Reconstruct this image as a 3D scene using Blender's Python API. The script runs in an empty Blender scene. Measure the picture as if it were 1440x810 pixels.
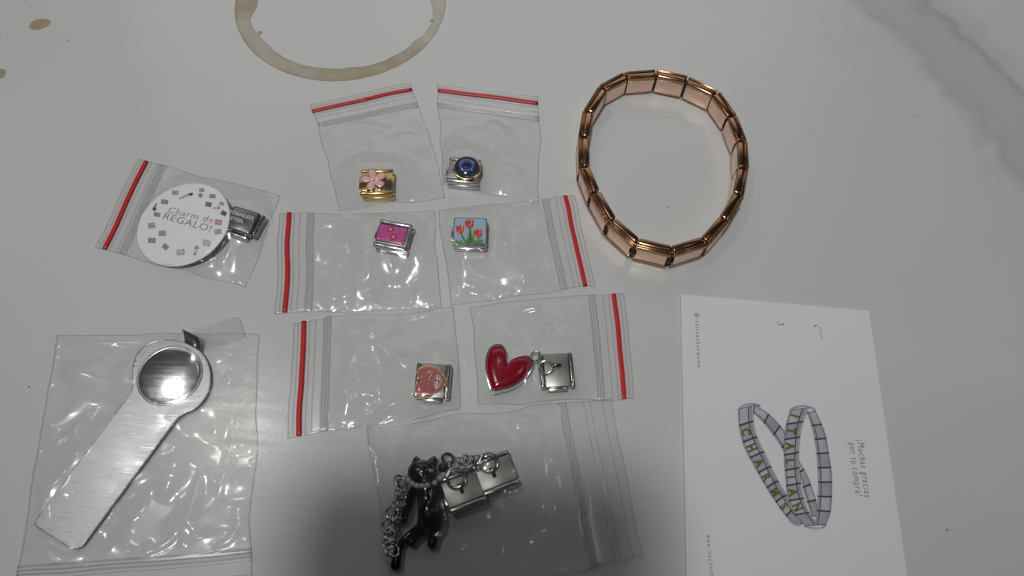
import bpy, bmesh, math, random
import numpy as np
from mathutils import Vector, Matrix

# ------------------------------------------------------------------ camera, world, lights, exposure
SC = bpy.context.scene
COL = SC.collection
MM = 0.001
F_PX, TILT, ROLL, CAM_H = 1100.0, 0.4768, 0.0686, 181.8      # pixels, radians, radians, mm

cam = bpy.data.cameras.new("camera")
cam_o = bpy.data.objects.new("camera", cam)
COL.objects.link(cam_o)
cam.sensor_width = 36.0
cam.lens = 36.0 * F_PX / 1440.0
cam.clip_start, cam.clip_end = 0.005, 20.0
cam_o.matrix_world = (Matrix.Translation((0, 0, CAM_H * MM)) @ Matrix.Rotation(TILT, 4, 'X')
                      @ Matrix.Rotation(ROLL, 4, 'Z'))
SC.camera = cam_o

world = bpy.data.worlds.new("World")
SC.world = world
world.use_nodes = True
bg = world.node_tree.nodes["Background"]
bg.inputs[0].default_value = (1.0, 0.95, 0.87, 1)
bg.inputs[1].default_value = 0.014


def area(name, loc, target, size, watts, color):
    l = bpy.data.lights.new(name, 'AREA')
    l.shape = 'DISK'
    l.size = size * MM
    l.energy = watts
    l.color = color
    o = bpy.data.objects.new(name, l)
    COL.objects.link(o)
    o.location = Vector(loc) * MM
    o.rotation_euler = (Vector(target) - Vector(loc)).to_track_quat('-Z', 'Y').to_euler()
    return o


area("ceiling_lamp", (-480, 290, 1115), (0, 120, 0), 105, 0.90, (1.0, 0.98, 0.95))
area("ceiling_lamp.001", (500, 350, 1300), (0, 120, 0), 100, 0.30, (1.0, 0.98, 0.95))  # extra lamp, added for more glints on the film
area("ceiling_lamp.002", (-150, 700, 1300), (0, 120, 0), 100, 0.16, (1.0, 0.98, 0.95))
fill_panel = area("added_fill_panel", (-100, 1150, 800), (0, 120, 0), 1400, 1.6, (0.97, 0.99, 1.0))  # unseen soft panel, added to brighten the far part of the table
fill_panel.data.shape = 'RECTANGLE'
fill_panel.data.size_y = 0.5
dl = bpy.data.lights.new("ceiling_downlight", 'SPOT')            # narrow recessed downlight above the photographer's shoulder
dl.energy = 45.5
dl.color = (0.985, 0.99, 0.985)
dl.shadow_soft_size = 0.08
dl.spot_size = math.radians(34)
dl.spot_blend = 1.0
dl_o = bpy.data.objects.new("ceiling_downlight", dl)
COL.objects.link(dl_o)
dl_o.location = Vector((-190, -215, 1500)) * MM
dl_o.rotation_euler = (Vector((-10, 285, 0)) - Vector((-190, -215, 1500))).to_track_quat('-Z', 'Y').to_euler()

SC.view_settings.view_transform = 'Standard'
SC.view_settings.look = 'None'
SC.view_settings.exposure = 0.0
SC.view_settings.gamma = 1.0
SC.render.engine = 'CYCLES'
SC.cycles.max_bounces = 12
SC.cycles.transparent_max_bounces = 40
SC.cycles.use_denoising = True
SC.cycles.blur_glossy = 0.05

# ------------------------------------------------------------------ picture measurements -> points on the real table
CT, ST, CR, SR = math.cos(TILT), math.sin(TILT), math.cos(ROLL), math.sin(ROLL)


def ray(px, py):
    x, y = (px - 720) / F_PX, (405 - py) / F_PX
    x, y = CR * x - SR * y, SR * x + CR * y
    return np.array([x, y * CT + ST, y * ST - CT])


def P(px, py, z=0.0):
    """Point (mm) at height z above the table that the measured picture point shows."""
    d = ray(px, py)
    t = (z - CAM_H) / d[2]
    return np.array([d[0] * t, d[1] * t, z])


def crop(x0, y0, s):
    return lambda x, y: (x0 + x / s, y0 + y / s)


RNG = np.random.default_rng(7)
random.seed(7)


# ------------------------------------------------------------------ materials
def mat(name, color=(0.8, 0.8, 0.8), rough=0.5, metal=0.0, spec=0.5, coat=0.0, noise=0.0, nscale=900.0, bump=0.0,
        rvar=0.0, stretch=None):
    m = bpy.data.materials.new(name)
    m.use_nodes = True
    nt = m.node_tree
    p = nt.nodes["Principled BSDF"]
    p.inputs["Base Color"].default_value = (*color, 1)
    p.inputs["Roughness"].default_value = rough
    p.inputs["Metallic"].default_value = metal
    p.inputs["Specular IOR Level"].default_value = spec
    p.inputs["Coat Weight"].default_value = coat
    p.inputs["Coat Roughness"].default_value = 0.05
    if noise or bump or rvar:
        tc = nt.nodes.new("ShaderNodeTexCoord")
        n = nt.nodes.new("ShaderNodeTexNoise")
        n.inputs["Scale"].default_value = nscale
        n.inputs["Detail"].default_value = 5
        src = tc.outputs["Object"]
        if stretch:
            mp = nt.nodes.new("ShaderNodeMapping")
            mp.inputs["Rotation"].default_value = (0, 0, stretch[0])
            mp.inputs["Scale"].default_value = (stretch[1], stretch[2], 1)
            nt.links.new(src, mp.inputs["Vector"])
            src = mp.outputs["Vector"]
        nt.links.new(src, n.inputs["Vector"])
        if noise:
            mx = nt.nodes.new("ShaderNodeMix")
            mx.data_type = 'RGBA'
            mx.inputs[6].default_value = (*[c * (1 - noise) for c in color], 1)
            mx.inputs[7].default_value = (*[min(1, c * (1 + noise)) for c in color], 1)
            nt.links.new(n.outputs["Fac"], mx.inputs[0])
            nt.links.new(mx.outputs[2], p.inputs["Base Color"])
        if rvar:
            mr = nt.nodes.new("ShaderNodeMapRange")
            mr.inputs["From Min"].default_value = 0.3
            mr.inputs["From Max"].default_value = 0.7
            mr.inputs["To Min"].default_value = max(0.02, rough - rvar)
            mr.inputs["To Max"].default_value = rough + rvar
            nt.links.new(n.outputs["Fac"], mr.inputs["Value"])
            nt.links.new(mr.outputs["Result"], p.inputs["Roughness"])
        if bump:
            b = nt.nodes.new("ShaderNodeBump")
            b.inputs["Strength"].default_value = bump
            b.inputs["Distance"].default_value = 0.0002
            nt.links.new(n.outputs["Fac"], b.inputs["Height"])
            nt.links.new(b.outputs["Normal"], p.inputs["Normal"])
    return m


def film_mat(name, tint, sharp, broad_w, ior=1.5, haze=0.03):
    """Clear polythene film: transparent, with mirror-like and slightly blurred reflections."""
    m = bpy.data.materials.new(name)
    m.use_nodes = True
    nt = m.node_tree
    nt.nodes.clear()
    N, L = nt.nodes.new, nt.links.new
    out = N("ShaderNodeOutputMaterial")
    tr = N("ShaderNodeBsdfTransparent")
    tr.inputs[0].default_value = (*tint, 1)
    df = N("ShaderNodeBsdfTranslucent")
    df.inputs[0].default_value = (0.8, 0.8, 0.8, 1)
    d2 = N("ShaderNodeBsdfDiffuse")
    d2.inputs[0].default_value = (0.8, 0.8, 0.8, 1)
    dm = N("ShaderNodeMixShader")
    dm.inputs[0].default_value = 0.5
    L(df.outputs[0], dm.inputs[1])
    L(d2.outputs[0], dm.inputs[2])
    hz = N("ShaderNodeMixShader")
    hz.inputs[0].default_value = haze
    L(tr.outputs[0], hz.inputs[1])
    L(dm.outputs[0], hz.inputs[2])
    g1 = N("ShaderNodeBsdfGlossy")
    g1.inputs["Roughness"].default_value = sharp
    g2 = N("ShaderNodeBsdfGlossy")
    g2.inputs["Roughness"].default_value = 0.3
    gm = N("ShaderNodeMixShader")
    gm.inputs[0].default_value = broad_w
    L(g1.outputs[0], gm.inputs[1])
    L(g2.outputs[0], gm.inputs[2])
    geo = N("ShaderNodeNewGeometry")
    mr = N("ShaderNodeMapRange")
    mr.inputs["To Min"].default_value = ior
    mr.inputs["To Max"].default_value = 1 / ior
    L(geo.outputs["Backfacing"], mr.inputs["Value"])
    fr = N("ShaderNodeFresnel")
    L(mr.outputs["Result"], fr.inputs["IOR"])
    mix = N("ShaderNodeMixShader")
    L(fr.outputs[0], mix.inputs[0])
    L(hz.outputs[0], mix.inputs[1])
    L(gm.outputs[0], mix.inputs[2])
    L(mix.outputs[0], out.inputs[0])
    return m


M = {}
M['film'] = film_mat("clear_film", (0.998, 0.999, 0.997), 0.14, 0.45, 1.60, 0.03)
M['film_dull'] = film_mat("clear_film_back", (0.998, 0.998, 0.996), 0.25, 0.5, 1.18, 0.015)
M['film_edge'] = film_mat("clear_film_edge", (0.95, 0.955, 0.95), 0.12, 0.4, 1.5, 0.14)
M['film_zip'] = film_mat("clear_film_zip", (0.97, 0.96, 0.96), 0.12, 0.4, 1.5, 0.16)
M['red_zip'] = mat("red_plastic", (0.62, 0.02, 0.025), 0.3)
M['steel'] = mat("polished_steel", (0.50, 0.50, 0.49), 0.2, 1.0)
M['steel_dark'] = mat("dark_steel", (0.27, 0.27, 0.26), 0.26, 1.0)
M['silver'] = mat("bright_silver", (0.72, 0.72, 0.71), 0.12, 1.0)
M['chain'] = mat("chain_steel", (0.50, 0.50, 0.49), 0.16, 1.0)
M['gold'] = mat("yellow_gold_plate", (0.62, 0.43, 0.16), 0.17, 1.0)
M['gold_bright'] = mat("bright_gold", (0.92, 0.62, 0.30), 0.22, 1.0)
M['rose'] = mat("rose_gold_rim_dimmed", (0.44, 0.25, 0.145), 0.2, 1.0)  # same metal as the faces, darkened for the dim ceiling it mirrors
M['rose_face'] = mat("rose_gold_face_lit", (0.90, 0.65, 0.52), 0.3, 1.0)  # lightened in colour for the pale table the faces mirror
M['slot'] = mat("dark_gap", (0.02, 0.015, 0.012), 0.5, 0.3)
M['pink'] = mat("pale_pink_enamel", (0.85, 0.47, 0.44), 0.25, coat=0.4)
M['rose_enamel'] = mat("dusty_rose_enamel", (0.43, 0.095, 0.105), 0.22, coat=0.5, noise=0.08, nscale=500)
M['red'] = mat("cherry_red_enamel", (0.25, 0.003, 0.018), 0.2, coat=0.3)
M['navy'] = mat("navy_resin", (0.005, 0.012, 0.065), 0.15, coat=0.2)
M['blue'] = mat("blue_resin", (0.012, 0.035, 0.20), 0.15, coat=0.2)
M['lblue'] = mat("light_blue_resin", (0.16, 0.26, 0.52), 0.15, coat=0.2)
M['black'] = mat("black_gloss_enamel", (0.004, 0.004, 0.005), 0.12, spec=0.4, coat=0.15)
M['sky'] = mat("sky_blue_enamel", (0.36, 0.52, 0.62), 0.25, coat=0.4)
M['tulip'] = mat("tulip_red_enamel", (0.62, 0.05, 0.03), 0.25, coat=0.4)
M['tulip_l'] = mat("tulip_pale_red_enamel", (0.75, 0.30, 0.24), 0.25, coat=0.4)
M['leaf'] = mat("leaf_green_enamel", (0.10, 0.30, 0.04), 0.25, coat=0.4)
M['leaf_d'] = mat("stem_green_enamel", (0.04, 0.16, 0.04), 0.25, coat=0.4)
M['paper'] = mat("white_card", (0.72, 0.725, 0.755), 0.6, spec=0.25, noise=0.015, nscale=2500, bump=0.05)
M['stick'] = mat("white_sticker_paper", (0.84, 0.84, 0.87), 0.4, spec=0.4)
M['foil'] = mat("silver_foil_print", (0.34, 0.335, 0.33), 0.35, 0.5, noise=0.4, nscale=260)
M['ink'] = mat("grey_ink", (0.10, 0.10, 0.105), 0.6)
M['ink_l'] = mat("light_grey_ink", (0.30, 0.30, 0.31), 0.6)
M['p_dark'] = mat("print_dark_line", (0.045, 0.045, 0.055), 0.5)
M['p_a'] = mat("print_light_steel", (0.46, 0.46, 0.50), 0.5, noise=0.3, nscale=420)
M['p_b'] = mat("print_mid_steel", (0.35, 0.35, 0.39), 0.5, noise=0.35, nscale=420)
M['p_gold'] = mat("print_gold", (0.15, 0.105, 0.02), 0.5, noise=0.4, nscale=900)
M['engraved'] = mat("frosted_steel", (0.78, 0.78, 0.76), 0.55, 0.4)
M['pearl'] = mat("pearl", (0.48, 0.50, 0.50), 0.18, coat=0.6)
M['white'] = mat("pinkish_white_enamel", (0.50, 0.35, 0.36), 0.25, coat=0.4)
M['yellow'] = mat("yellow_enamel", (0.80, 0.55, 0.05), 0.3)
M['crumb'] = mat("dark_crumb", (0.06, 0.05, 0.04), 0.8)
M['crumb_b'] = mat("brown_crumb", (0.14, 0.115, 0.08), 0.8)
M['phone'] = mat("black_phone_glass", (0.015, 0.015, 0.017), 0.3)
M['brushed'] = mat("brushed_steel", (0.50, 0.505, 0.515), 0.33, 1.0, noise=0.10, nscale=150, bump=0.13, rvar=0.08,
                   stretch=(math.radians(-2), 1.0, 22.0))
M['dish'] = mat("dish_steel", (0.60, 0.60, 0.60), 0.2, 1.0, bump=0.05, rvar=0.05, nscale=120,
                stretch=(math.radians(-2), 1.0, 12.0))


def glitter_mat():
    m = mat("magenta_glitter_enamel", (0.5, 0.03, 0.25), 0.22, coat=0.6)
    nt = m.node_tree
    v = nt.nodes.new("ShaderNodeTexVoronoi")
    v.inputs["Scale"].default_value = 3800
    tc = nt.nodes.new("ShaderNodeTexCoord")
    r = nt.nodes.new("ShaderNodeValToRGB")
    r.color_ramp.elements[0].color = (0.42, 0.02, 0.20, 1)
    r.color_ramp.elements[1].color = (0.70, 0.13, 0.42, 1)
    nt.links.new(tc.outputs["Object"], v.inputs["Vector"])
    sx = nt.nodes.new("ShaderNodeSeparateColor")
    nt.links.new(v.outputs["Color"], sx.inputs[0])
    nt.links.new(sx.outputs[0], r.inputs[0])
    nt.links.new(r.outputs[0], nt.nodes["Principled BSDF"].inputs["Base Color"])
    return m


M['glitter'] = glitter_mat()
M['mag_petal'] = mat("magenta_petal_enamel", (0.36, 0.01, 0.15), 0.22, coat=0.4)


# ------------------------------------------------------------------ mesh helpers (all in mm, stored in metres)
class MB:
    def __init__(s):
        s.v, s.f = [], []

    def add(s, v, f):
        n = len(s.v)
        s.v += [tuple(map(float, p)) for p in v]
        s.f += [tuple(i + n for i in q) for q in f]
        return s

    def box(s, x0, x1, y0, y1, z0, z1, bev=0.0, seg=2):
        bm = bmesh.new()
        bmesh.ops.create_cube(bm, size=1)
        for v in bm.verts:
            v.co = Vector((x0 + (v.co.x + .5) * (x1 - x0), y0 + (v.co.y + .5) * (y1 - y0), z0 + (v.co.z + .5) * (z1 - z0)))
        if bev:
            bmesh.ops.bevel(bm, geom=bm.edges[:], offset=bev, segments=seg, affect='EDGES', profile=0.5, clamp_overlap=True)
        bm.verts.index_update()
        s.add([v.co[:] for v in bm.verts], [[v.index for v in f.verts] for f in bm.faces])
        bm.free()
        return s

    def prism(s, poly, z0, z1, z0f=None):
        n = len(poly)
        v = [(p[0], p[1], z0) for p in poly] + [(p[0], p[1], z1) for p in poly]
        f = [tuple(range(n, 2 * n)), tuple(range(n - 1, -1, -1))]
        f += [(i, (i + 1) % n, n + (i + 1) % n, n + i) for i in range(n)]
        return s.add(v, f)

    def tube(s, pts, r, seg=8, closed=False, sz=1.0):
        pts = [np.array(p, float) for p in pts]
        n = len(pts)
        rr = r if hasattr(r, '__len__') else [r] * n
        v, f = [], []
        for i in range(n):
            a = pts[(i - 1) % n] if (closed or i > 0) else pts[i]
            b = pts[(i + 1) % n] if (closed or i < n - 1) else pts[i]
            t = b - a
            t /= (np.linalg.norm(t) + 1e-9)
            up = np.array([0, 0, 1.0]) if abs(t[2]) < .9 else np.array([1.0, 0, 0])
            x = np.cross(t, up)
            x /= np.linalg.norm(x)
            y = np.cross(x, t)
            for k in range(seg):
                a_ = 2 * math.pi * k / seg
                v.append(pts[i] + rr[i] * (math.cos(a_) * x + sz * math.sin(a_) * y))
        for i in range(n if closed else n - 1):
            j = (i + 1) % n
            f += [(i * seg + k, i * seg + (k + 1) % seg, j * seg + (k + 1) % seg, j * seg + k) for k in range(seg)]
        if not closed:
            f += [tuple(range(seg - 1, -1, -1)), tuple((n - 1) * seg + k for k in range(seg))]
        return s.add(v, f)

    def lathe(s, prof, seg=40, cx=0, cy=0, cap=True):
        v, f = [], []
        n = len(prof)
        for r, z in prof:
            for k in range(seg):
                a = 2 * math.pi * k / seg
                v.append((cx + r * math.cos(a), cy + r * math.sin(a), z))
        for i in range(n - 1):
            f += [(i * seg + k, i * seg + (k + 1) % seg, (i + 1) * seg + (k + 1) % seg, (i + 1) * seg + k) for k in range(seg)]
        if cap:
            f += [tuple((n - 1) * seg + k for k in range(seg)), tuple(range(seg - 1, -1, -1))]
        return s.add(v, f)

    def sphere(s, c, r, seg=12, ring=8, sc=(1, 1, 1)):
        v, f = [], []
        for i in range(ring + 1):
            t = math.pi * i / ring
            for k in range(seg):
                a = 2 * math.pi * k / seg
                v.append((c[0] + r * sc[0] * math.sin(t) * math.cos(a), c[1] + r * sc[1] * math.sin(t) * math.sin(a),
                          c[2] + r * sc[2] * math.cos(t)))
        for i in range(ring):
            f += [(i * seg + k, (i + 1) * seg + k, (i + 1) * seg + (k + 1) % seg, i * seg + (k + 1) % seg) for k in range(seg)]
        return s.add(v, f)

    def ring(s, c, R, r, normal=(0, 0, 1), seg=28, tseg=8, oval=1.0, axis=None):
        nrm = Vector(normal).normalized()
        ax = Vector(axis) if axis is not None else Vector((1, 0, 0))
        ax = (ax - nrm * ax.dot(nrm))
        if ax.length < 1e-6:
            ax = nrm.orthogonal()
        ax.normalize()
        ay = nrm.cross(ax)
        v, f = [], []
        for i in range(seg):
            a = 2 * math.pi * i / seg
            d = ax * math.cos(a) + ay * math.sin(a)
            cen = Vector(c) + ax * (math.cos(a) * R * oval) + ay * (math.sin(a) * R)
            for k in range(tseg):
                b = 2 * math.pi * k / tseg
                v.append(cen + d * (r * math.cos(b)) + nrm * (r * math.sin(b)))
        for i in range(seg):
            j = (i + 1) % seg
            f += [(i * tseg + k, j * tseg + k, j * tseg + (k + 1) % tseg, i * tseg + (k + 1) % tseg) for k in range(tseg)]
        return s.add(v, f)

    def mesh(s, name, m, smooth=None, shift=(0, 0, 0)):
        me = bpy.data.meshes.new(name)
        sh = np.array(shift)
        me.from_pydata([tuple((np.array(p) - sh) * MM) for p in s.v], [], s.f)
        me.materials.append(m)
        bm = bmesh.new()
        bm.from_mesh(me)
        bmesh.ops.recalc_face_normals(bm, faces=bm.faces[:])
        bm.to_mesh(me)
        bm.free()
        if smooth is not None:
            me.polygons.foreach_set("use_smooth", [True] * len(me.polygons))
            if smooth < 179:
                me.set_sharp_from_angle(angle=math.radians(smooth))
        return me

    def build(s, name, m, parent=None, smooth=35, label=None, world_coords=False):
        shift = (0, 0, 0)
        if world_coords and parent is not None:
            shift = WORLD_AT[parent.name]
        me = s.mesh(name, m, smooth, shift)
        o = bpy.data.objects.new(name, me)
        COL.objects.link(o)
        if parent is not None:
            o.parent = parent
        if label:
            o['label'] = label
        return o


WORLD_AT = {}


def thing(name, label, cat, loc=(0, 0, 0), rz=0.0, group=None):
    o = bpy.data.objects.new(name, None)
    o.empty_display_size = 0.005
    COL.objects.link(o)
    o.location = Vector([float(c) for c in loc]) * MM
    o.rotation_euler = (0, 0, rz)
    o['label'] = label
    o['category'] = cat
    if group:
        o['group'] = group
    WORLD_AT[o.name] = tuple(float(c) for c in loc)
    return o


def tag(o, label, cat, group=None):
    o['label'], o['category'] = label, cat
    if group:
        o['group'] = group
    return o


def catmull(pts, n=8, closed=True):
    pts = [np.array(p, float) for p in pts]
    N = len(pts)
    out = []
    for i in range(N if closed else N - 1):
        g = lambda k: pts[k % N] if closed else pts[min(max(k, 0), N - 1)]
        p0, p1, p2, p3 = g(i - 1), g(i), g(i + 1), g(i + 2)
        for j in range(n):
            t = j / n
            out.append(.5 * ((2 * p1) + (-p0 + p2) * t + (2 * p0 - 5 * p1 + 4 * p2 - p3) * t * t
                             + (-p0 + 3 * p1 - 3 * p2 + p3) * t ** 3))
    if not closed:
        out.append(pts[-1])
    return out


def text_geo(body, size=1.0, offset=0.0, spacing=1.0, shear=0.0, extrude=0.0):
    c = bpy.data.curves.new("tmp_text", 'FONT')
    c.body = body
    c.size = size
    c.offset = offset
    c.space_character = spacing
    c.shear = shear
    c.extrude = extrude
    c.resolution_u = 3
    o = bpy.data.objects.new("tmp_text", c)
    COL.objects.link(o)
    dg = bpy.context.evaluated_depsgraph_get()
    me = bpy.data.meshes.new_from_object(o.evaluated_get(dg))
    v = np.array([p.co[:] for p in me.vertices]).reshape(-1, 3)
    f = [tuple(p.vertices) for p in me.polygons]
    bpy.data.objects.remove(o)
    bpy.data.curves.remove(c)
    bpy.data.meshes.remove(me)
    return v, f


def gauss_field(ny, nx, wl_y, wl_x, seed):
    """Smooth random field with the given correlation lengths in cells, unit variance."""
    r = np.random.default_rng(seed)
    w = np.fft.fft2(r.standard_normal((ny * 2, nx * 2)))
    ky = np.fft.fftfreq(ny * 2)[:, None]
    kx = np.fft.fftfreq(nx * 2)[None, :]
    w *= np.exp(-2 * ((ky * wl_y) ** 2 + (kx * wl_x) ** 2))
    f = np.fft.ifft2(w).real[:ny, :nx]
    return (f - f.mean()) / (f.std() + 1e-9)


# ------------------------------------------------------------------ the table
def table_material():
    m = bpy.data.materials.new("white_marble_laminate")
    m.use_nodes = True
    nt = m.node_tree
    N, L = nt.nodes.new, nt.links.new
    p = nt.nodes["Principled BSDF"]
    tc = N("ShaderNodeTexCoord")

    def noise(scale, detail, dist=0.0, vec=None):
        n = N("ShaderNodeTexNoise")
        n.inputs["Scale"].default_value = scale
        n.inputs["Detail"].default_value = detail
        n.inputs["Distortion"].default_value = dist
        L(vec or tc.outputs["Object"], n.inputs["Vector"])
        return n

    def math_(op, a, b=None):
        n = N("ShaderNodeMath")
        n.operation = op
        for i, q in enumerate((a, b)):
            if q is None:
                continue
            if isinstance(q, (int, float)):
                n.inputs[i].default_value = q
            else:
                L(q, n.inputs[i])
        return n.outputs[0]

    def ramp(fac, stops):
        r = N("ShaderNodeValToRGB")
        e = r.color_ramp.elements
        while len(e) < len(stops):
            e.new(0.5)
        for k, (pos, c) in enumerate(stops):
            e[k].position = pos
            e[k].color = (*c, 1) if len(c) == 3 else c
        L(fac, r.inputs[0])
        return r.outputs[0]

    # the grey vein at the far right: signed distance across its course, bent by noise
    a, b = P(1275, 0), P(1440, 190)
    d = (b - a)[:2]
    d /= np.linalg.norm(d)
    nrm = np.array([-d[1], d[0]])
    dp = N("ShaderNodeVectorMath")
    dp.operation = 'DOT_PRODUCT'
    L(tc.outputs["Object"], dp.inputs[0])
    dp.inputs[1].default_value = (nrm[0], nrm[1], 0)
    c0 = float(np.dot(a[:2], nrm)) * MM
    sd = math_('SUBTRACT', dp.outputs["Value"], c0)
    w1 = math_('MULTIPLY', math_('SUBTRACT', noise(22, 5, 0.4).outputs["Fac"], 0.5), 0.045)
    w2 = math_('MULTIPLY', math_('SUBTRACT', noise(75, 6, 0.8).outputs["Fac"], 0.5), 0.016)
    s = math_('ADD', math_('ADD', sd, w1), w2)
    x = math_('ADD', math_('MULTIPLY', s, 12.0), 0.5)          # +-42 mm onto 0..1
    base = (0.60, 0.605, 0.595)
    g = lambda k: tuple(c * k for c in base)
    vein = ramp(x, [(0.0, g(1)), (0.27, g(0.99)), (0.35, g(0.79)), (0.42, g(0.85)), (0.55, g(0.84)), (0.63, g(0.71)),
                    (0.67, g(0.88)), (0.80, g(1.0))])
    # cloudy tone
    cl = ramp(noise(9, 6, 0.6).outputs["Fac"], [(0.30, (0.94, 0.94, 0.945)), (0.70, (1.03, 1.03, 1.025))])
    mul = N("ShaderNodeMix")
    mul.data_type = 'RGBA'
    mul.blend_type = 'MULTIPLY'
    mul.inputs[0].default_value = 1
    L(vein, mul.inputs[6])
    L(cl, mul.inputs[7])
    L(mul.outputs[2], p.inputs["Base Color"])
    rr = N("ShaderNodeMapRange")
    rr.inputs["From Min"].default_value = 0.35
    rr.inputs["From Max"].default_value = 0.65
    rr.inputs["To Min"].default_value = 0.19
    rr.inputs["To Max"].default_value = 0.26
    smear = N("ShaderNodeMapping")
    smear.inputs["Rotation"].default_value = (0, 0, 0.6)
    smear.inputs["Scale"].default_value = (1, 5, 1)
    L(tc.outputs["Object"], smear.inputs["Vector"])
    L(noise(70, 8, 0.8, smear.outputs["Vector"]).outputs["Fac"], rr.inputs["Value"])
    L(rr.outputs[0], p.inputs["Roughness"])
    p.inputs["Specular IOR Level"].default_value = 0.45
    bmp = N("ShaderNodeBump")
    bmp.inputs["Strength"].default_value = 0.06
    bmp.inputs["Distance"].default_value = 0.0003
    L(noise(700, 3).outputs["Fac"], bmp.inputs["Height"])
    L(bmp.outputs[0], p.inputs["Normal"])
    return m


tb = MB().box(-620, 620, -330, 620, -28, 0, 1.5)
table = tb.build("table_top", table_material(), None, 35)
table['kind'] = 'structure'


def stain_mat(name, color, dens):
    m = bpy.data.materials.new(name)
    m.use_nodes = True
    nt = m.node_tree
    N, L = nt.nodes.new, nt.links.new
    p = nt.nodes["Principled BSDF"]
    tc = N("ShaderNodeTexCoord")
    n = N("ShaderNodeTexNoise")
    n.inputs["Scale"].default_value = 120
    n.inputs["Detail"].default_value = 5
    L(tc.outputs["Object"], n.inputs["Vector"])
    at = N("ShaderNodeAttribute")
    at.attribute_name = "dens"
    mr = N("ShaderNodeMapRange")
    mr.inputs["From Min"].default_value = 0.3
    mr.inputs["From Max"].default_value = 0.7
    mr.inputs["To Min"].default_value = dens * 0.65
    mr.inputs["To Max"].default_value = dens * 1.3
    L(n.outputs["Fac"], mr.inputs["Value"])
    mm = N("ShaderNodeMath")
    mm.operation = 'MULTIPLY'
    L(mr.outputs[0], mm.inputs[0])
    L(at.outputs["Fac"], mm.inputs[1])
    p.inputs["Base Color"].default_value = (*color, 1)
    p.inputs["Roughness"].default_value = 0.4
    L(mm.outputs[0], p.inputs["Alpha"])
    return m


def stain(name, rows, m, label, z=0.06):
    """rows: list of (points, density) rings making a strip grid."""
    nr, nc = len(rows), len(rows[0][0])
    v = [(p[0] * MM, p[1] * MM, z * MM) for r, _ in rows for p in r]
    f = [(i * nc + k, i * nc + k + 1, (i + 1) * nc + k + 1, (i + 1) * nc + k) for i in range(nr - 1) for k in range(nc - 1)]
    me = bpy.data.meshes.new(name)
    me.from_pydata(v, [], f)
    at = me.attributes.new("dens", 'FLOAT', 'POINT')
    at.data.foreach_set("value", [float(x) for _, d in rows for x in d])
    me.materials.append(m)
    o = bpy.data.objects.new(name, me)
    COL.objects.link(o)
    o.parent = table
    o['label'] = label
    return o


# dried ring of a cup, 66 mm across
RC, RR = np.array([-60.7, 192.6]), 33.4
th = np.linspace(math.radians(150), math.radians(395), 150)
wob = np.interp(np.degrees(th), [150, 178, 190, 203, 215, 232, 262, 290, 312, 335, 352, 362, 372, 395],
                [7.0, 7.2, 7.4, 4.4, 5.6, 5.2, 5.4, 5.0, 4.4, 3.5, 3.2, 4.2, 7.0, 7.2])
den = np.interp(np.degrees(th), [150, 190, 210, 250, 285, 305, 330, 350, 362, 395], [.9, .95, .55, .8, .9, 1.05, .75, .45, .55, .6])
nz = gauss_field(1, 150, 1, 5, 3)[0] * 0.25
rows = []
for t, dd in [(0.0, 0.0), (0.025, 1.25), (0.07, 1.4), (0.14, 0.85), (0.5, 0.75), (0.8, 0.8), (0.92, 1.0), (1.0, 0.0)]:
    r = RR + 0.12 * nz - t * (wob + nz)
    rows.append((np.c_[RC[0] + r * np.cos(th), RC[1] + r * np.sin(th)], dd * den))
M['stain'] = stain_mat("dried_coffee", (0.42, 0.325, 0.15), 0.62)
stain("coffee_ring", rows, M['stain'], "pale brown dried cup ring on the table at the top edge")


def blob(px, py, a, b, rot, label, seed):
    c = P(px, py)
    t = np.linspace(0, 2 * math.pi, 41)
    w = 1 + 0.05 * np.sin(2 * t + seed) + 0.03 * np.sin(3 * t + 2 * seed)
    rows = []
    for k, dd in [(1.0, 0.0), (0.93, 1.2), (0.8, 1.0), (0.4, 0.95), (0.01, 0.95)]:
        x, y = a * w * k * np.cos(t), b * w * k * np.sin(t)
        rows.append((np.c_[c[0] + x * math.cos(rot) - y * math.sin(rot), c[1] + x * math.sin(rot) + y * math.cos(rot)], dd * np.ones(41)))
    stain("coffee_drop", rows, M['stain'], label)


blob(56, 34, 3.1, 2.4, 0.35, "dried coffee drop at the top left", 1)
blob(-1, 104, 1.9, 2.1, 0.0, "dried coffee drop cut by the left edge", 2)
blob(366, 46, 0.7, 0.8, 0.0, "small dark spot inside the coffee ring", 3)
blob(607, 29, 0.6, 0.6, 0.0, "small dark spot on the right of the coffee ring", 4)

for i, (x, y, r, lab) in enumerate([
        (43, 10, .2, "tiny dark crumb at the top left corner of the table"),
        (96, 57, .22, "tiny dark crumb on the table just right of the top left coffee drop"),
        (1158, 32, .2, "tiny dark crumb on the table left of the grey marble vein"),
        (941, 165, .22, "tiny dark crumb in the upper half of the bracelet loop"),
        (939, 291, .26, "tiny dark crumb in the lower half of the bracelet loop"),
        (1332, 745, .26, "tiny brown crumb on the table right of the thank-you card"),
        (41, 544, .22, "tiny dark crumb on the table left of the tool bag"),
        (1286, 163, .2, "tiny dark crumb on the table below the grey marble vein")]):
    c = P(x, y)
    r *= .8
    mb = MB().sphere((c[0], c[1], r * .5), r, 7, 5, (1.25, .8, .6))
    mb.v = [(q[0] + random.uniform(-.3, .3) * r, q[1] + random.uniform(-.3, .3) * r, max(0.01, q[2])) for q in mb.v]
    tag(mb.build("crumb", M['crumb_b'], None, 20), lab, "crumb", "dark crumbs scattered on the table")


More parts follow.
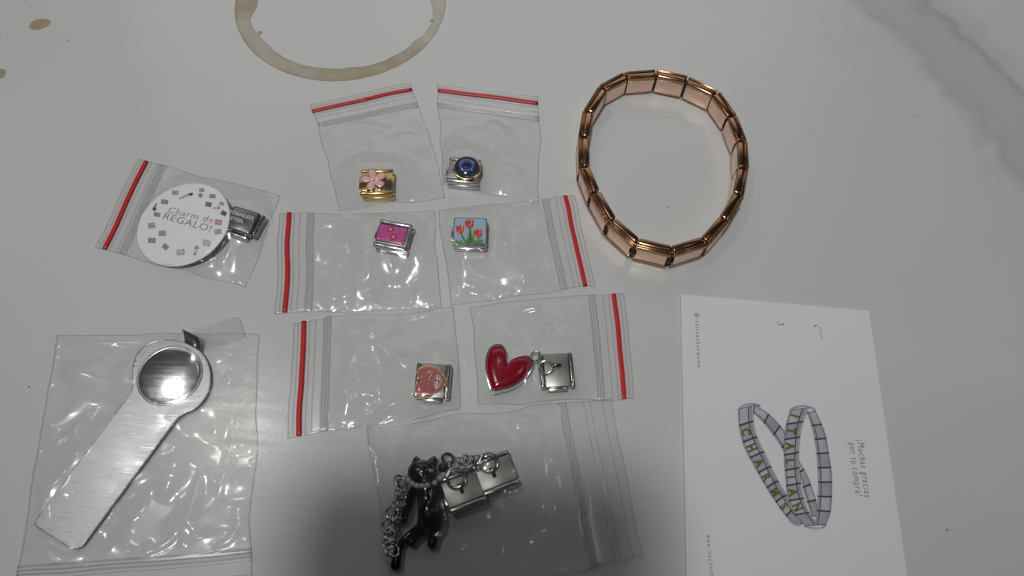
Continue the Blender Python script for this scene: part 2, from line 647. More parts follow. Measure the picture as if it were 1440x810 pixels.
# ------------------------------------------------------------------ clear zip bags
def inside(poly, X, Y):
    poly = np.array(poly)
    res = np.zeros(X.shape, bool)
    n = len(poly)
    j = n - 1
    for i in range(n):
        xi, yi, xj, yj = *poly[i][:2], *poly[j][:2]
        c = ((yi > Y) != (yj > Y)) & (X < (xj - xi) * (Y - yi) / (yj - yi + 1e-12) + xi)
        res ^= c
        j = i
    return res


def seg_dist(X, Y, pts):
    best = np.full(X.shape, 1e9)
    tt = np.zeros(X.shape)
    L = [0]
    for a, b in zip(pts[:-1], pts[1:]):
        L.append(L[-1] + np.hypot(*(np.array(b[:2]) - np.array(a[:2]))))
    for i, (a, b) in enumerate(zip(pts[:-1], pts[1:])):
        dx, dy = b[0] - a[0], b[1] - a[1]
        t = np.clip(((X - a[0]) * dx + (Y - a[1]) * dy) / (dx * dx + dy * dy + 1e-9), 0, 1)
        d = np.hypot(X - a[0] - t * dx, Y - a[1] - t * dy)
        k = d < best
        best = np.where(k, d, best)
        tt = np.where(k, (L[i] + t * (L[i + 1] - L[i])) / L[-1], tt)
    return best, tt


KEY = np.array([-480.0, 290.0, 1115.0])                         # the left ceiling lamp


def zip_bag(label, corners, zb=0.12, lip=2.6, track=8.2, red=True, obst=(), creases=(), seed=1, puff=0.0022, rough=0.16,
            lines=0.22, cell=0.36, group="small clear zip bags with a red line", tall=0.35):
    """corners: picture points A,B (open end), C,D (closed end, C on B's side)."""
    A, B, C, D = [P(*c, zb) for c in corners]
    cen = (A + B + C + D) / 4
    cen[2] = 0
    root = thing("zip_bag", label, "plastic bag", cen, 0, group)
    W = (np.linalg.norm(A - B) + np.linalg.norm(C - D)) / 2
    Ln = (np.linalg.norm(B - C) + np.linalg.norm(D - A)) / 2
    nu, nv = int(W / cell) + 1, int(Ln / cell) + 1
    u = np.linspace(0, 1, nu)[None, :]
    v = np.linspace(0, 1, nv)[:, None]
    ew = gauss_field(4, max(nu, nv), 1, 26, seed + 50) * 0.26
    XY = [(1 - v) * ((1 - u) * A[k] + u * B[k]) + v * ((1 - u) * D[k] + u * C[k]) for k in (0, 1)]
    ua = (B - A)[:2] / np.linalg.norm(B - A)
    va = (D - A)[:2] / np.linalg.norm(D - A)
    bow = gauss_field(3, nu, 1, 30, seed + 60)
    for k in (0, 1):
        XY[k] = XY[k] + va[k] * (.10 * bow[0][None, :] * (1 - v) ** 3 + .05 * bow[1][None, :]) + va[k] * (ew[0][:nu][None, :] * (v > .5) * (2 * v - 1) ** 2) + ua[k] * (
            ew[1][:nv][:, None] * np.clip(1 - 3 * u, 0, 1) + ew[2][:nv][:, None] * np.clip(3 * u - 2, 0, 1))
    X, Y = XY
    # obstacle: what lies inside
    H = np.zeros(X.shape)
    for poly, h in obst:
        hh = h(X, Y) if callable(h) else h
        H = np.maximum(H, np.where(inside(poly, X, Y), hh, 0))
    Hd = H.copy()                                                  # film lies a hair outside what it covers
    for a_ in (-1, 0, 1):
        for b_ in (-1, 0, 1):
            Hd = np.maximum(Hd, np.roll(np.roll(H, a_, 0), b_, 1))
    H0, H = H, Hd
    vm = (v * Ln + 0 * u)
    um = (u * W + 0 * v)
    zipm = np.clip((vm - track - 1.0) / 4.0, 0, 1)                # film is flat by the zip
    # tensioned film over the contents (coarse, then fine)
    st = 3

    def relax(z, h, fixed, it, load):
        for _ in range(it):
            q = z.copy()
            q[1:-1, 1:-1] = .25 * (z[:-2, 1:-1] + z[2:, 1:-1] + z[1:-1, :-2] + z[1:-1, 2:]) + load
            q = np.maximum(q, h)
            q[fixed] = 0
            z = q
        return z
    Hc = H[::st, ::st]
    for a, b in [(0, 1), (1, 0), (1, 1), (2, 0), (0, 2), (2, 2), (2, 1), (1, 2)]:
        s_ = H[a::st, b::st]
        Hc = Hc.copy()
        Hc[:s_.shape[0], :s_.shape[1]] = np.maximum(Hc[:s_.shape[0], :s_.shape[1]], s_)
    fx = np.zeros(Hc.shape, bool)
    fx[0] = fx[-1] = True
    fx[:, 0] = fx[:, -1] = True
    fx |= (vm[::st, ::st] < track)
    zc = relax(Hc.copy(), Hc, fx, 500, puff)
    iy = np.clip(np.arange(nv) / st, 0, zc.shape[0] - 1.001)
    ix = np.clip(np.arange(nu) / st, 0, zc.shape[1] - 1.001)
    y0, x0 = iy.astype(int), ix.astype(int)
    fy, fx_ = (iy - y0)[:, None], (ix - x0)[None, :]
    z = (zc[y0][:, x0] * (1 - fy) * (1 - fx_) + zc[y0 + 1][:, x0] * fy * (1 - fx_) + zc[y0][:, x0 + 1] * (1 - fy) * fx_
         + zc[y0 + 1][:, x0 + 1] * fy * fx_)
    fx = np.zeros(H.shape, bool)
    fx[0] = fx[-1] = True
    fx[:, 0] = fx[:, -1] = True
    fx |= vm < track
    z = relax(z, H, fx, 25, puff / 9)
    def blur(q, k):
        for _ in range(k):
            e = np.pad(q, 1, mode='edge')
            q = (e[1:-1, 1:-1] * 4 + e[:-2, 1:-1] * 2 + e[2:, 1:-1] * 2 + e[1:-1, :-2] * 2 + e[1:-1, 2:] * 2 + e[:-2, :-2] + e[:-2, 2:]
                 + e[2:, :-2] + e[2:, 2:]) / 16
        return q
    z = blur(z, 3)
    edge = np.minimum(np.minimum(um, W - um), Ln - vm)
    em = np.clip(edge / 3.0, 0, 1) * zipm
    g = gauss_field(nv, nu, 7 / cell, 10 / cell, seed)
    g2 = gauss_field(nv, nu, 3.6 / cell, 3.0 / cell, seed + 1)
    ln1 = gauss_field(nv, nu, 9 / cell, 14 / cell, seed + 2)
    ln2 = gauss_field(nv, nu, 14 / cell, 8 / cell, seed + 3)
    mk = np.clip(gauss_field(nv, nu, 7 / cell, 7 / cell, seed + 4), 0, 1.2)
    mk2 = np.clip(gauss_field(nv, nu, 7 / cell, 7 / cell, seed + 5), 0, 1.2)
    fold = np.abs(gauss_field(nv, nu, 9 / cell, 12 / cell, seed + 6)) + .6 * np.abs(gauss_field(nv, nu, 6 / cell, 7 / cell, seed + 7))
    wr = rough * (3.2 * g + .10 * g2 - 2.2 * (fold - 1.2)) + 1.8 * lines * (mk * np.exp(-(ln1 / .12) ** 2) + mk2 * np.exp(-(ln2 / .11) ** 2))
    wr = wr * blur(np.where(H > 0, .10, 1.0), 6)
    zz = z + em * wr
    z = np.where(em > 0, .5 * (zz + np.sqrt(zz * zz + .02 * em)), zz)      # settles softly where it meets the back
    zbase = z.copy()
    for pts, amp, wd in creases:
        # a film fold, its crest shaped to throw the lamp's glint to the camera
        pp = np.array([P(*q, 1.0 + zb)[:2] for q in pts])
        cv = np.array(catmull(pp, 10, False))
        ss = np.r_[0, np.cumsum(np.hypot(*np.diff(cv, axis=0).T))]
        k = np.array([np.unravel_index(np.argmin((X - q[0]) ** 2 + (Y - q[1]) ** 2), X.shape) for q in cv])
        zpath = zbase[k[:, 0], k[:, 1]]
        want = []
        for q in cv:
            vdir = np.array([0, 0, CAM_H]) - np.array([q[0], q[1], 1])
            ldir = KEY - np.array([q[0], q[1], 1])
            hv = vdir / np.linalg.norm(vdir) + ldir / np.linalg.norm(ldir)
            want.append(-hv[:2] / hv[2])
        tg = np.gradient(cv, axis=0)
        tg /= np.linalg.norm(tg, axis=1)[:, None] + 1e-9
        sl = (np.array(want) * tg).sum(1)
        tot = np.r_[0, np.cumsum(.5 * (sl[1:] + sl[:-1]) * np.diff(ss))]
        a_t = tot - (zpath - zpath[0])
        a_t = np.clip(a_t - a_t.mean() + amp, .15, 2.6)
        d, t = seg_dist(X, Y, cv)
        tap = np.clip(np.sin(np.clip(t, 0.0, 1) * math.pi), 0, 1) ** .35
        z = z + np.interp(t, ss / ss[-1], a_t) * tap * np.exp(-(d / wd) ** 2) * np.clip(edge / 0.6, 0, 1)
    z = blur(z, 1)
    z = np.maximum(z, np.maximum(H0 + 0.04 * (H0 > 0), 0.0))
    # small edge scallops where the side weld has pulled
    z = z + 0.10 * np.abs(gauss_field(nv, nu, 3 / cell * .5, 3 / cell * .5, seed + 9)) * np.exp(-(edge / 1.2) ** 2) * (edge > cell * .6)
    # zip lip: gentle curl and pressed lines
    lipz = tall * np.exp(-((vm - track) / 2.0) ** 2) * 0.6 + 0.10
    z = np.where(vm < track + 1, np.maximum(z, lipz * np.clip(edge / .4, .3, 1)), z)
    zw = z + zb + 0.10
    mb = MB()
    idx = lambda i, j: i * nu + j
    mb.v = [tuple(q) for q in np.stack([X, Y, zw], -1).reshape(-1, 3)]
    mb.f = [(idx(i, j), idx(i, j + 1), idx(i + 1, j + 1), idx(i + 1, j)) for i in range(nv - 1) for j in range(nu - 1)]
    mb.build("front_film", M['film'], root, 180, world_coords=True)
    # back film
    s4 = 4
    Xb, Yb = X[::s4, ::s4], Y[::s4, ::s4]
    if (nv - 1) % s4 or (nu - 1) % s4:
        ii = np.unique(np.r_[np.arange(0, nv, s4), nv - 1])
        jj = np.unique(np.r_[np.arange(0, nu, s4), nu - 1])
        Xb, Yb = X[np.ix_(ii, jj)], Y[np.ix_(ii, jj)]
    zb2 = zb + 0.03 * np.abs(gauss_field(*Xb.shape, 3, 3, seed + 11))
    nb = Xb.shape[1]
    mb = MB()
    mb.v = [tuple(q) for q in np.stack([Xb, Yb, zb2], -1).reshape(-1, 3)]
    mb.f = [(i * nb + j, i * nb + j + 1, (i + 1) * nb + j + 1, (i + 1) * nb + j) for i in range(Xb.shape[0] - 1) for j in range(nb - 1)]
    mb.build("back_film", M['film_dull'], root, 180, world_coords=True)

    # welded side seams and closed end
    def seam(ij):
        MB().tube([(X[i, j], Y[i, j], zw[i, j] + .02) for i, j in ij], 0.11, 6, sz=.8).build("side_seam", M['film_edge'], root, 180, world_coords=True)
    seam([(i, 0) for i in range(0, nv, 2)])
    seam([(i, nu - 1) for i in range(0, nv, 2)])
    MB().tube([(X[nv - 1, j], Y[nv - 1, j], zw[nv - 1, j] + .02) for j in range(0, nu, 2)], 0.11, 6).build("end_seam", M['film_edge'], root, 180, world_coords=True)
    MB().tube([(X[0, j], Y[0, j], zw[0, j] + .02) for j in range(0, nu, 2)], 0.10, 6).build("lip_edge", M['film_edge'], root, 180, world_coords=True)

    def across(vmm, r, h, name, m, sz=1.0, nm=None):
        i = min(nv - 1, int(round(vmm / cell * (nv - 1) * cell / Ln)))
        MB().tube([(X[i, j], Y[i, j], zw[i, j] + h) for j in range(0, nu, 2)] + [(X[i, nu - 1], Y[i, nu - 1], zw[i, nu - 1] + h)],
                  r, 8, sz=sz).build(name, m, root, 180, world_coords=True)
    if red:
        across(lip, 0.60, 0.12, "red_line", M['red_zip'], 0.35)
    for dv, r in ((-.75, .24), (.0, .2), (.8, .26)):
        across(track + dv, r, 0.05, "zip_track", M['film_zip'])
    for vv in (lip - 1.4, lip + 1.5, lip + 3.0):
        if vv > .4:
            across(vv, .10, 0.02, "lip_rib", M['film_zip'])
    return root


# ------------------------------------------------------------------ charm links
def link_meshes(m, plate_m=None, key=""):
    """One charm link: bars along x on both sides, a plate between them, an offset lower layer with a tongue."""
    plate_m = plate_m or m
    d = {}
    d['lower_bar'] = [MB().box(-4.0, 4.75, y0, y1, 0.0, 1.55, .35).mesh("lower_bar", m, 30) for y0, y1 in ((-4.25, -2.6), (2.6, 4.25))]
    d['upper_bar'] = [MB().box(-4.5, 4.35, y0, y1, 1.65, 3.3, .42, 3).mesh("upper_bar", m, 30) for y0, y1 in ((-4.2, -3.05), (3.05, 4.2))]
    d['spring_box'] = [MB().box(-3.9, 4.5, -2.55, 2.55, .15, 2.2, .15).mesh("spring_box", M['steel_dark'] if m is not M['gold'] else m, 30)]
    d['tongue'] = [MB().box(-5.0, -3.8, -2.3, 2.3, .9, 2.3, .2).mesh("tongue", m, 30)]
    d['face_plate'] = [MB().box(-4.35, 4.2, -2.97, 2.97, 2.3, 3.15, .12).mesh("face_plate", plate_m, 30)]
    return d


M['plate'] = mat("satin_steel", (0.40, 0.40, 0.38), 0.38, 1.0)
LINK = {'steel': link_meshes(M['steel'], M['plate']), 'gold': link_meshes(M['gold'])}


def add_link(root, kind, loc=(0, 0, 0), rz=0.0):
    for nm, ms in LINK[kind].items():
        for me in ms:
            o = bpy.data.objects.new(nm, me)
            COL.objects.link(o)
            o.parent = root
            o.location = Vector(loc) * MM
            o.rotation_euler = (0, 0, rz)


def charm(name, label, px, rz, kind='steel', ztop=3.3, zbase=0.3, cat="charm"):
    c = P(*px, ztop)
    root = thing(name, label, cat, (c[0], c[1], zbase), math.radians(rz), "charm links in the clear bags")
    add_link(root, kind)
    return root


def rect_w(px, rz, hx, hy, ztop=3.3, ox=0, oy=0):
    """World outline of a box footprint, for the film that drapes over it."""
    c = P(*px, ztop)
    a = math.radians(rz)
    return [(c[0] + (x + ox) * math.cos(a) - (y + oy) * math.sin(a), c[1] + (x + ox) * math.sin(a) + (y + oy) * math.cos(a))
            for x, y in ((-hx, -hy), (hx, -hy), (hx, hy), (-hx, hy))]


def to_local(root, pts):
    """World xy (mm) -> the thing's own frame."""
    x0, y0, _ = WORLD_AT[root.name]
    a = -root.rotation_euler[2]
    return [((p[0] - x0) * math.cos(a) - (p[1] - y0) * math.sin(a), (p[0] - x0) * math.sin(a) + (p[1] - y0) * math.cos(a)) for p in pts]


def dome(poly, z0, h, rings=7, flat=1.0, center=None, power=.5):
    """Closed outline raised to a smooth cushion."""
    mb = MB()
    poly = np.array([p[:2] for p in poly])
    c = np.array(center) if center is not None else poly.mean(0)
    n = len(poly)
    v = []
    for k in range(rings):
        t = 1 - k / rings
        q = c + (poly - c) * t
        v += [(a[0], a[1], z0 + h * (max(0, 1 - t ** (2 * flat))) ** power) for a in q]
    v.append((c[0], c[1], z0 + h))
    f = []
    for k in range(rings - 1):
        f += [(k * n + i, k * n + (i + 1) % n, (k + 1) * n + (i + 1) % n, (k + 1) * n + i) for i in range(n)]
    f += [((rings - 1) * n + i, (rings - 1) * n + (i + 1) % n, rings * n) for i in range(n)]
    return mb.add(v, f)


def petal(L, W, n=14):
    return [(L * (.5 - .5 * math.cos(math.pi * t)) , W * math.sin(math.pi * t) ** .8 * (0.45 + .75 * t)) for t in np.linspace(0, 1, n)] + \
           [(L * (.5 - .5 * math.cos(math.pi * t)), -W * math.sin(math.pi * t) ** .8 * (0.45 + .75 * t)) for t in np.linspace(1, 0, n)[1:-1]]


def rot2(pts, a, ox=0, oy=0):
    return [(ox + x * math.cos(a) - y * math.sin(a), oy + x * math.sin(a) + y * math.cos(a)) for x, y in pts]


c5 = crop(490, 210, 5.0625)

# gold charm with a pink blossom
PXF, RZF = c5(203, 232), 6
r = charm("flower_charm", "gold charm link topped with a pink enamel blossom, in the upper left bag", PXF, RZF, 'gold')
MB().box(-3.3, 3.2, -2.7, 2.7, 3.16, 3.35, .08).build("border_plate", M['gold'], r)
cc = to_local(r, [P(*c5(178, 222), 4)])[0]
for k, (tx, ty) in enumerate([(166, 148), (258, 180), (245, 262), (150, 288), (95, 212)]):
    e = to_local(r, [P(*c5(tx, ty), 4)])[0]
    L_ = math.hypot(e[0] - cc[0], e[1] - cc[1])
    an = math.atan2(e[1] - cc[1], e[0] - cc[0])
    pt = rot2(petal(L_, 1.25), an, *cc)
    po = rot2(petal(L_ + .25, 1.45), an, *cc)
    rim = MB().prism(po, 3.3, 4.0).build("petal_rim", M['gold_bright'], r)
    dome(rot2(petal(L_ - .05, 1.18), an, *rot2([(.12, 0)], an, *cc)[0]), 3.98, .25, 5).build("petal", M['pink'], rim, 180)
MB().sphere((cc[0], cc[1], 4.1), .42, 10, 6, (1, 1, .6)).build("stamen", M['silver'], r, 180)

# evil eye charm
PXE, RZE = c5(822, 150), -2
r = charm("eye_bead_charm", "steel charm link carrying a round dark blue eye bead in a gold ring", PXE, RZE)
ce = to_local(r, [P(*c5(843, 135), 4.0)])[0]
MB().lathe([(0.3, 3.1), (3.85, 3.1), (3.95, 3.5), (3.85, 4.0), (3.6, 4.1), (.3, 4.1)], 48, *ce).build("gold_ring", M['gold_bright'], r)
zc = lambda q: 4.0 + 1.6 * math.sqrt(max(0, 1 - (q / 3.62) ** 2))


def dome_ring(r0, r1, m, nm, dz=0.0):
    pr = [(q, zc(q) + dz) for q in np.linspace(r1, max(r0, 0.001), 9)]
    MB().lathe(pr, 48, *ce, cap=False).build(nm, m, r, 180)


dome_ring(2.0, 3.62, M['navy'], "outer_glaze")
dome_ring(1.75, 2.0, M['lblue'], "pale_ring")
dome_ring(.95, 1.75, M['blue'], "blue_ring")
dome_ring(0.0, .95, M['black'], "pupil")

# pink glitter charm
PXP, RZP = c5(318, 610), -7
r = charm("glitter_charm", "steel charm link with a magenta glitter face and tiny flowers", PXP, RZP)
def rrect(hx, hy, rad, n=5, ox=0, oy=0):
    o = []
    for cx, cy, a0 in ((hx - rad, hy - rad, 0), (-hx + rad, hy - rad, 90), (-hx + rad, -hy + rad, 180), (hx - rad, -hy + rad, 270)):
        for k in range(n + 1):
            a = math.radians(a0 + 90 * k / n)
            o.append((ox + cx + rad * math.cos(a), oy + cy + rad * math.sin(a)))
    return o
MB().prism(rrect(3.9, 2.75, .5, ox=-.35), 3.1, 3.42).build("enamel_frame", M['silver'], r)
dome(rrect(3.62, 2.45, .5, ox=-.35), 3.42, .22, 6, 3).build("glitter_enamel", M['glitter'], r, 180)
for fx, fy in ((c5(300, 575)), (c5(322, 628))):
    q = to_local(r, [P(fx, fy, 3.6)])[0]
    for k in range(6):
        dome(rot2(petal(1.45, .42, 7), k * math.pi / 3 + .3, *q), 3.60, .05, 3).build("printed_petal", M['mag_petal'], r, 180)
    MB().lathe([(.36, 3.6), (.34, 3.72), (.05, 3.74)], 12, *q).build("flower_centre", M['yellow'], r, 180)

# tulip charm
PXT, RZT = c5(865, 590), 3
r = charm("tulip_charm", "steel charm link painted with three red tulips on light blue", PXT, RZT)
MB().prism(rrect(4.45, 4.05, .6, ox=.05, oy=.1), 3.2, 3.62).build("enamel_frame", M['steel'], r)
MB().prism(rrect(4.15, 3.78, .5, ox=.05, oy=.1), 3.5, 3.68).build("blue_enamel", M['sky'], r)
tl = lambda pts: to_local(r, [P(*c5(*p), 3.9) for p in pts])
for pts, dz in (([(800, 600), (812, 640), (835, 668), (845, 668), (822, 630), (808, 598)], .0),
                ([(862, 560), (855, 620), (850, 668), (885, 668), (878, 620), (872, 560)], .003),
                ([(920, 625), (915, 650), (912, 668), (922, 668), (926, 640), (928, 625)], .0)):
    MB().prism(tl(pts), 3.68, 3.72 + dz).build("stem", M['leaf_d'], r)
for pts, dz in (([(762, 640), (790, 660), (800, 640), (812, 655), (822, 670), (762, 670)], .006),
                ([(893, 585), (880, 625), (876, 668), (893, 668), (895, 625)], .009),
                ([(840, 600), (850, 640), (852, 668), (838, 668)], .012),
                ([(893, 640), (912, 655), (940, 640), (962, 648), (955, 668), (893, 669)], .015)):
    MB().prism(tl(pts), 3.68, 3.74 + dz).build("leaf", M['leaf'], r)
for cx, cy, s, a in ((795, 572, 1.0, .05), (861, 533, 1.05, -.02), (924, 600, 1.0, -.12)):
    k = lambda pts: tl([(cx + s * (x * math.cos(a) - y * math.sin(a)), cy + s * (x * math.sin(a) + y * math.cos(a))) for x, y in pts])
    h = dome(catmull(k([(0, 36), (-22, 22), (-29, -5), (-26, -30), (-12, -18), (0, -36), (12, -18), (26, -30), (29, -5), (22, 22)]), 3), 3.76, .22, 4).build("tulip_head", M['tulip'], r, 180)
    dome(catmull(k([(6, 20), (10, -6), (17, -22), (20, -2)]), 3), 3.96, .06, 3).build("petal_highlight", M['tulip_l'], h, 180)

# small heart charm with a lashed eye
c6 = crop(570, 490, 9.0)
PXH, RZH = c6(345, 400), 91
r = charm("eye_heart_charm", "steel charm link with a dusty pink heart bearing an eye", PXH, RZH)
hp = to_local(r, [P(*c6(*p), 3.9) for p in catmull([(525, 425), (470, 310), (390, 240), (290, 213), (200, 235), (150, 295), (155, 360), (203, 412),
                                                    (150, 440), (118, 500), (125, 570), (190, 625), (285, 618), (390, 565), (470, 500)], 4)])
MB().prism(hp, 3.15, 3.95).build("heart_rim", M['gold_bright'], r, 30)
hc = to_local(r, [P(*c6(330, 420), 3.9)])[0]
hi = [(hc[0] + (p[0] - hc[0]) * .93, hc[1] + (p[1] - hc[1]) * .93) for p in hp]
dome(hi, 3.95, .3, 6, 2, hc).build("heart_enamel", M['rose_enamel'], r, 180)
ep = to_local(r, [P(*c6(*p), 4.2) for p in catmull([(412, 330), (455, 375), (465, 430), (430, 500), (385, 515), (362, 460), (370, 390)], 4)])
dome(ep, 4.24, .14, 4, 2).build("eye_white", M['white'], r, 180)
q = to_local(r, [P(*c6(405, 422), 4.3)])[0]
MB().ring((*q, 4.44), .52, .13, seg=18, tseg=6).build("gem_setting", M['gold_bright'], r, 180)
MB().lathe([(.5, 4.3), (.45, 4.52), (.2, 4.65), (.02, 4.66)], 10, *q).build("gem", M['steel_dark'], r)
for a, b in (((352, 275), (378, 318)), ((330, 297), (358, 338)), ((308, 323), (340, 360)), ((288, 352), (326, 378)), ((276, 385), (318, 398)),
             ((268, 418), (312, 420)), ((268, 450), (310, 445)), ((275, 482), (314, 470)), ((290, 512), (324, 492)), ((310, 540), (338, 515))):
    p0, p1 = to_local(r, [P(*c6(*a), 4.2), P(*c6(*b), 4.2)])
    MB().tube([(*p0, 4.27), (*p1, 4.27)], .17, 6).build("lash", M['gold_bright'], r, 180)

# dangling red heart
c4 = crop(660, 460, 7.365)
PXR, RZR = c4(905, 440), 97
r = charm("heart_dangle_charm", "steel charm link with a big glossy red heart hanging from its rings", PXR, RZR)
hw = [P(*c4(*p), 2.6) for p in catmull([(238, 668), (200, 590), (172, 480), (165, 380), (182, 275), (222, 205), (290, 176), (345, 190), (380, 245),
                                       (388, 320), (402, 376), (440, 335), (500, 303), (570, 292), (632, 308), (664, 355), (655, 410), (618, 485),
                                       (540, 565), (440, 625), (330, 655)], 4)]
hl = to_local(r, hw)
hc = to_local(r, [P(*c4(370, 490), 2.6)])[0]
sc = lambda k: [(hc[0] + (p[0] - hc[0]) * k, hc[1] + (p[1] - hc[1]) * k) for p in hl]
mb = MB()
n = len(hl)
lev = [(sc(.96), 0.0), (sc(1.015), .5), (sc(1.015), 2.2), (sc(1.0), 2.45), (sc(.955), 2.5)]
vv = [(*p, z) for poly, z in lev for p in poly]
ff = [(i * n + k, i * n + (k + 1) % n, (i + 1) * n + (k + 1) % n, (i + 1) * n + k) for i in range(len(lev) - 1) for k in range(n)]
ff += [tuple(range(n - 1, -1, -1)), tuple((len(lev) - 1) * n + k for k in range(n))]
heart_case = mb.add(vv, ff).build("heart", M['silver'], r, 40)
dome(sc(.955), 2.5, 1.35, 10, 1.6, hc).build("heart_enamel", M['red'], heart_case, 180)
lp = lambda x, y, z: (*to_local(r, [P(*c4(x, y), z)])[0], z)
MB().ring(lp(690, 305, 3.0), 1.35, .26, (0.25, .1, 1)).build("jump_ring", M['chain'], r, 180)
MB().ring(lp(790, 420, 4.2), 1.62, .27, (-.1, .2, 1)).build("jump_ring", M['chain'], r, 180)
MB().ring(lp(722, 365, 3.4), .75, .22, (.8, -.6, .2)).build("jump_ring", M['chain'], r, 180)
MB().tube([lp(850, 395, 3.9), lp(905, 400, 3.9), lp(950, 400, 3.3)], .42, 8).build("lug", M['steel_dark'], r, 180)

# steel starter link under the round sticker
c7 = crop(180, 240, 5.4)
PXS, RZS = c7(868, 372), -14
r = thing("blank_charm", "blank steel charm link half hidden under the round white sticker", "charm", (*P(*PXS, 3.4)[:2], .4), math.radians(RZS),
          "charm links in the clear bags")
MB().box(-4.4, 3.7, -3.6, 3.6, .1, 2.95, .7, 3).build("casing", M['steel_dark'], r, 40)
MB().box(3.9, 5.0, -3.3, 3.3, .1, 2.7, .4, 3).build("end_bar", M['steel_dark'], r, 40)
MB().box(-4.2, 3.0, -4.6, -3.75, .1, 2.0, .3).build("side_bar", M['steel'], r, 40)
for s, y in (("STAINLESS", .75), ("STEEL", -.95)):
    tv, tf = text_geo(s, 1.45, 0.02, 1.05)
    w = tv[:, 0].max() - tv[:, 0].min()
    MB().add([(p[0] - w + (2.6 if y > 0 else .6), p[1] + y, 2.98) for p in tv], tf).build("engraving", M['engraved'], r, None)

# round sticker resting on that link
ST_C = P(258, 315, 2.2)
GX, GY = 0.12, 0.05


def on_sticker(px, py, dz=0.0):
    d = ray(px, py)
    n = np.array([-GX, -GY, 1.0])
    o = np.array([0, 0, CAM_H])
    t = np.dot(n, ST_C + np.array([0, 0, dz]) - o) / np.dot(n, d)
    return o + d * t


root = thing("sticker_disc", "round white sticker card printed Charm de REGALO with tiny charms around it", "sticker", (ST_C[0], ST_C[1], 0.9))
# disc outline: a true circle on its tilted plane
nrm = Vector((-GX, -GY, 1)).normalized()
e1 = Vector((1, 0, GX)).normalized()
e2 = nrm.cross(e1)
R_ST = 12.55
circ = [ST_C + R_ST * (math.cos(t) * np.array(e1) + math.sin(t) * np.array(e2)) for t in np.linspace(0, 2 * math.pi, 97)[:-1]]
nn = np.array(nrm)
n = 96
MB().add([*circ, *[p - nn * .3 for p in circ]], [tuple(range(n)), tuple(range(2 * n - 1, n - 1, -1))] + [(i, n + i, n + (i + 1) % n, (i + 1) % n) for i in range(n)]
         ).build("disc", M['stick'], root, 30, world_coords=True)


def sticker_poly(pts, m, name, dz=.04):
    q = [on_sticker(*c7(*p), dz) for p in pts]
    MB().add(q, [tuple(range(len(q)))]).build(name, m, root, None, world_coords=True)


def sticker_text(body, a, b, h, off, name, spacing=1.0):
    """Lettering whose baseline runs from picture point a to b."""
    tv, tf = text_geo(body, 1.0, off, spacing)
    x0, x1 = tv[:, 0].min(), tv[:, 0].max()
    pa, pb = on_sticker(*c7(*a), .05), on_sticker(*c7(*b), .05)
    ex = (pb - pa) / (x1 - x0)
    ey = np.cross(nn, ex / np.linalg.norm(ex)) * h
    MB().add([pa + (p[0] - x0) * ex + p[1] * ey for p in tv], tf).build(name, M['foil'], root, None, world_coords=True)


sticker_text("Charm de", (298, 316), (640, 398), 2.55, -.004, "lettering", 1.12)
sticker_text("REGALO!", (262, 364), (618, 465), 2.85, -.004, "lettering", 1.08)
ICON = [(357, 167, 25, 16, .08, 'i1'), (278, 236, 26, 17, .15, 'i2'), (220, 333, 24, 16, .2, 'i3'), (179, 416, 26, 20, -.2, 'i1'),
        (260, 476, 27, 20, -.12, 'i4'), (181, 529, 28, 19, .05, 'i2'), (283, 578, 22, 20, .7, 'i3'), (399, 619, 29, 21, -.12, 'i5'),
        (596, 549, 27, 22, .25, 'i5'), (684, 464, 27, 19, -.08, 'i1'), (686, 391, 26, 20, .15, 'i6'), (727, 323, 22, 18, .5, 'i7'),
        (611, 256, 24, 18, .2, 'i8'), (642, 194, 23, 15, .05, 'i3'), (560, 147, 19, 14, -.05, 'i1'), (711, 250, 18, 12, .3, 'i1'),
        (521, 585, 15, 13, .15, 'i1')]
IC = {'i1': (.42, .42, .44), 'i2': (.42, .22, .14), 'i3': (.36, .28, .20), 'i4': (.45, .36, .40), 'i5': (.56, .55, .48), 'i6': (.60, .30, .32),
      'i7': (.06, .09, .20), 'i8': (.16, .20, .10)}
for k, c in IC.items():
    M[k] = mat("print_" + k, c, 0.45, noise=.3, nscale=1400)
M['p_line'] = mat("print_outline", (.22, .22, .23), .5)
for k, (x, y, hx, hy, a, m) in enumerate(ICON):
    sticker_poly(rot2([(-hx, -hy), (hx, -hy), (hx, hy), (-hx, hy)], a, x, y), M['p_line'], "printed_icon")
    sticker_poly(rot2([(-hx + 5, -hy + 4), (hx - 5, -hy + 4), (hx - 5, hy - 4), (-hx + 5, hy - 4)], a, x, y), M[m], "printed_icon", .06)
    if m in ('i1', 'i4', 'i2', 'i3'):
        sticker_poly(rot2([(-hx * .3, -hy * .3), (hx * .35, -hy * .25), (hx * .3, hy * .35), (-hx * .35, hy * .3)], a, x, y),
                     M['p_line'] if m != 'i2' else M['i6'], "printed_icon", .08)
sticker_poly([(388, 205), (455, 172), (470, 168), (492, 166), (496, 178), (480, 192), (462, 192), (395, 218), (387, 216)], M['i1'], "printed_icon")
sticker_poly([(462, 176), (480, 168), (494, 170), (492, 182), (478, 191), (466, 190)], M['p_dark'], "printed_icon", .06)
oct_ = lambda x, y, r: [(x + r * math.cos(t), y + r * math.sin(t)) for t in np.linspace(0, 2 * math.pi, 9)[:-1]]
for x, y, r_, m in ((550, 188, 17, 'i2'), (200, 290, 15, 'p_dark'), (207, 268, 9, 'p_line'), (213, 254, 9, 'i1'), (688, 280, 14, 'tulip_l'),
                    (656, 284, 7, 'i7'), (515, 612, 9, 'i1'), (508, 632, 11, 'p_line')):
    sticker_poly(oct_(x, y, r_), M[m], "printed_icon", .065)
sticker_poly([(690, 262), (703, 290), (668, 292)], M['tulip_l'], "printed_icon", .07)

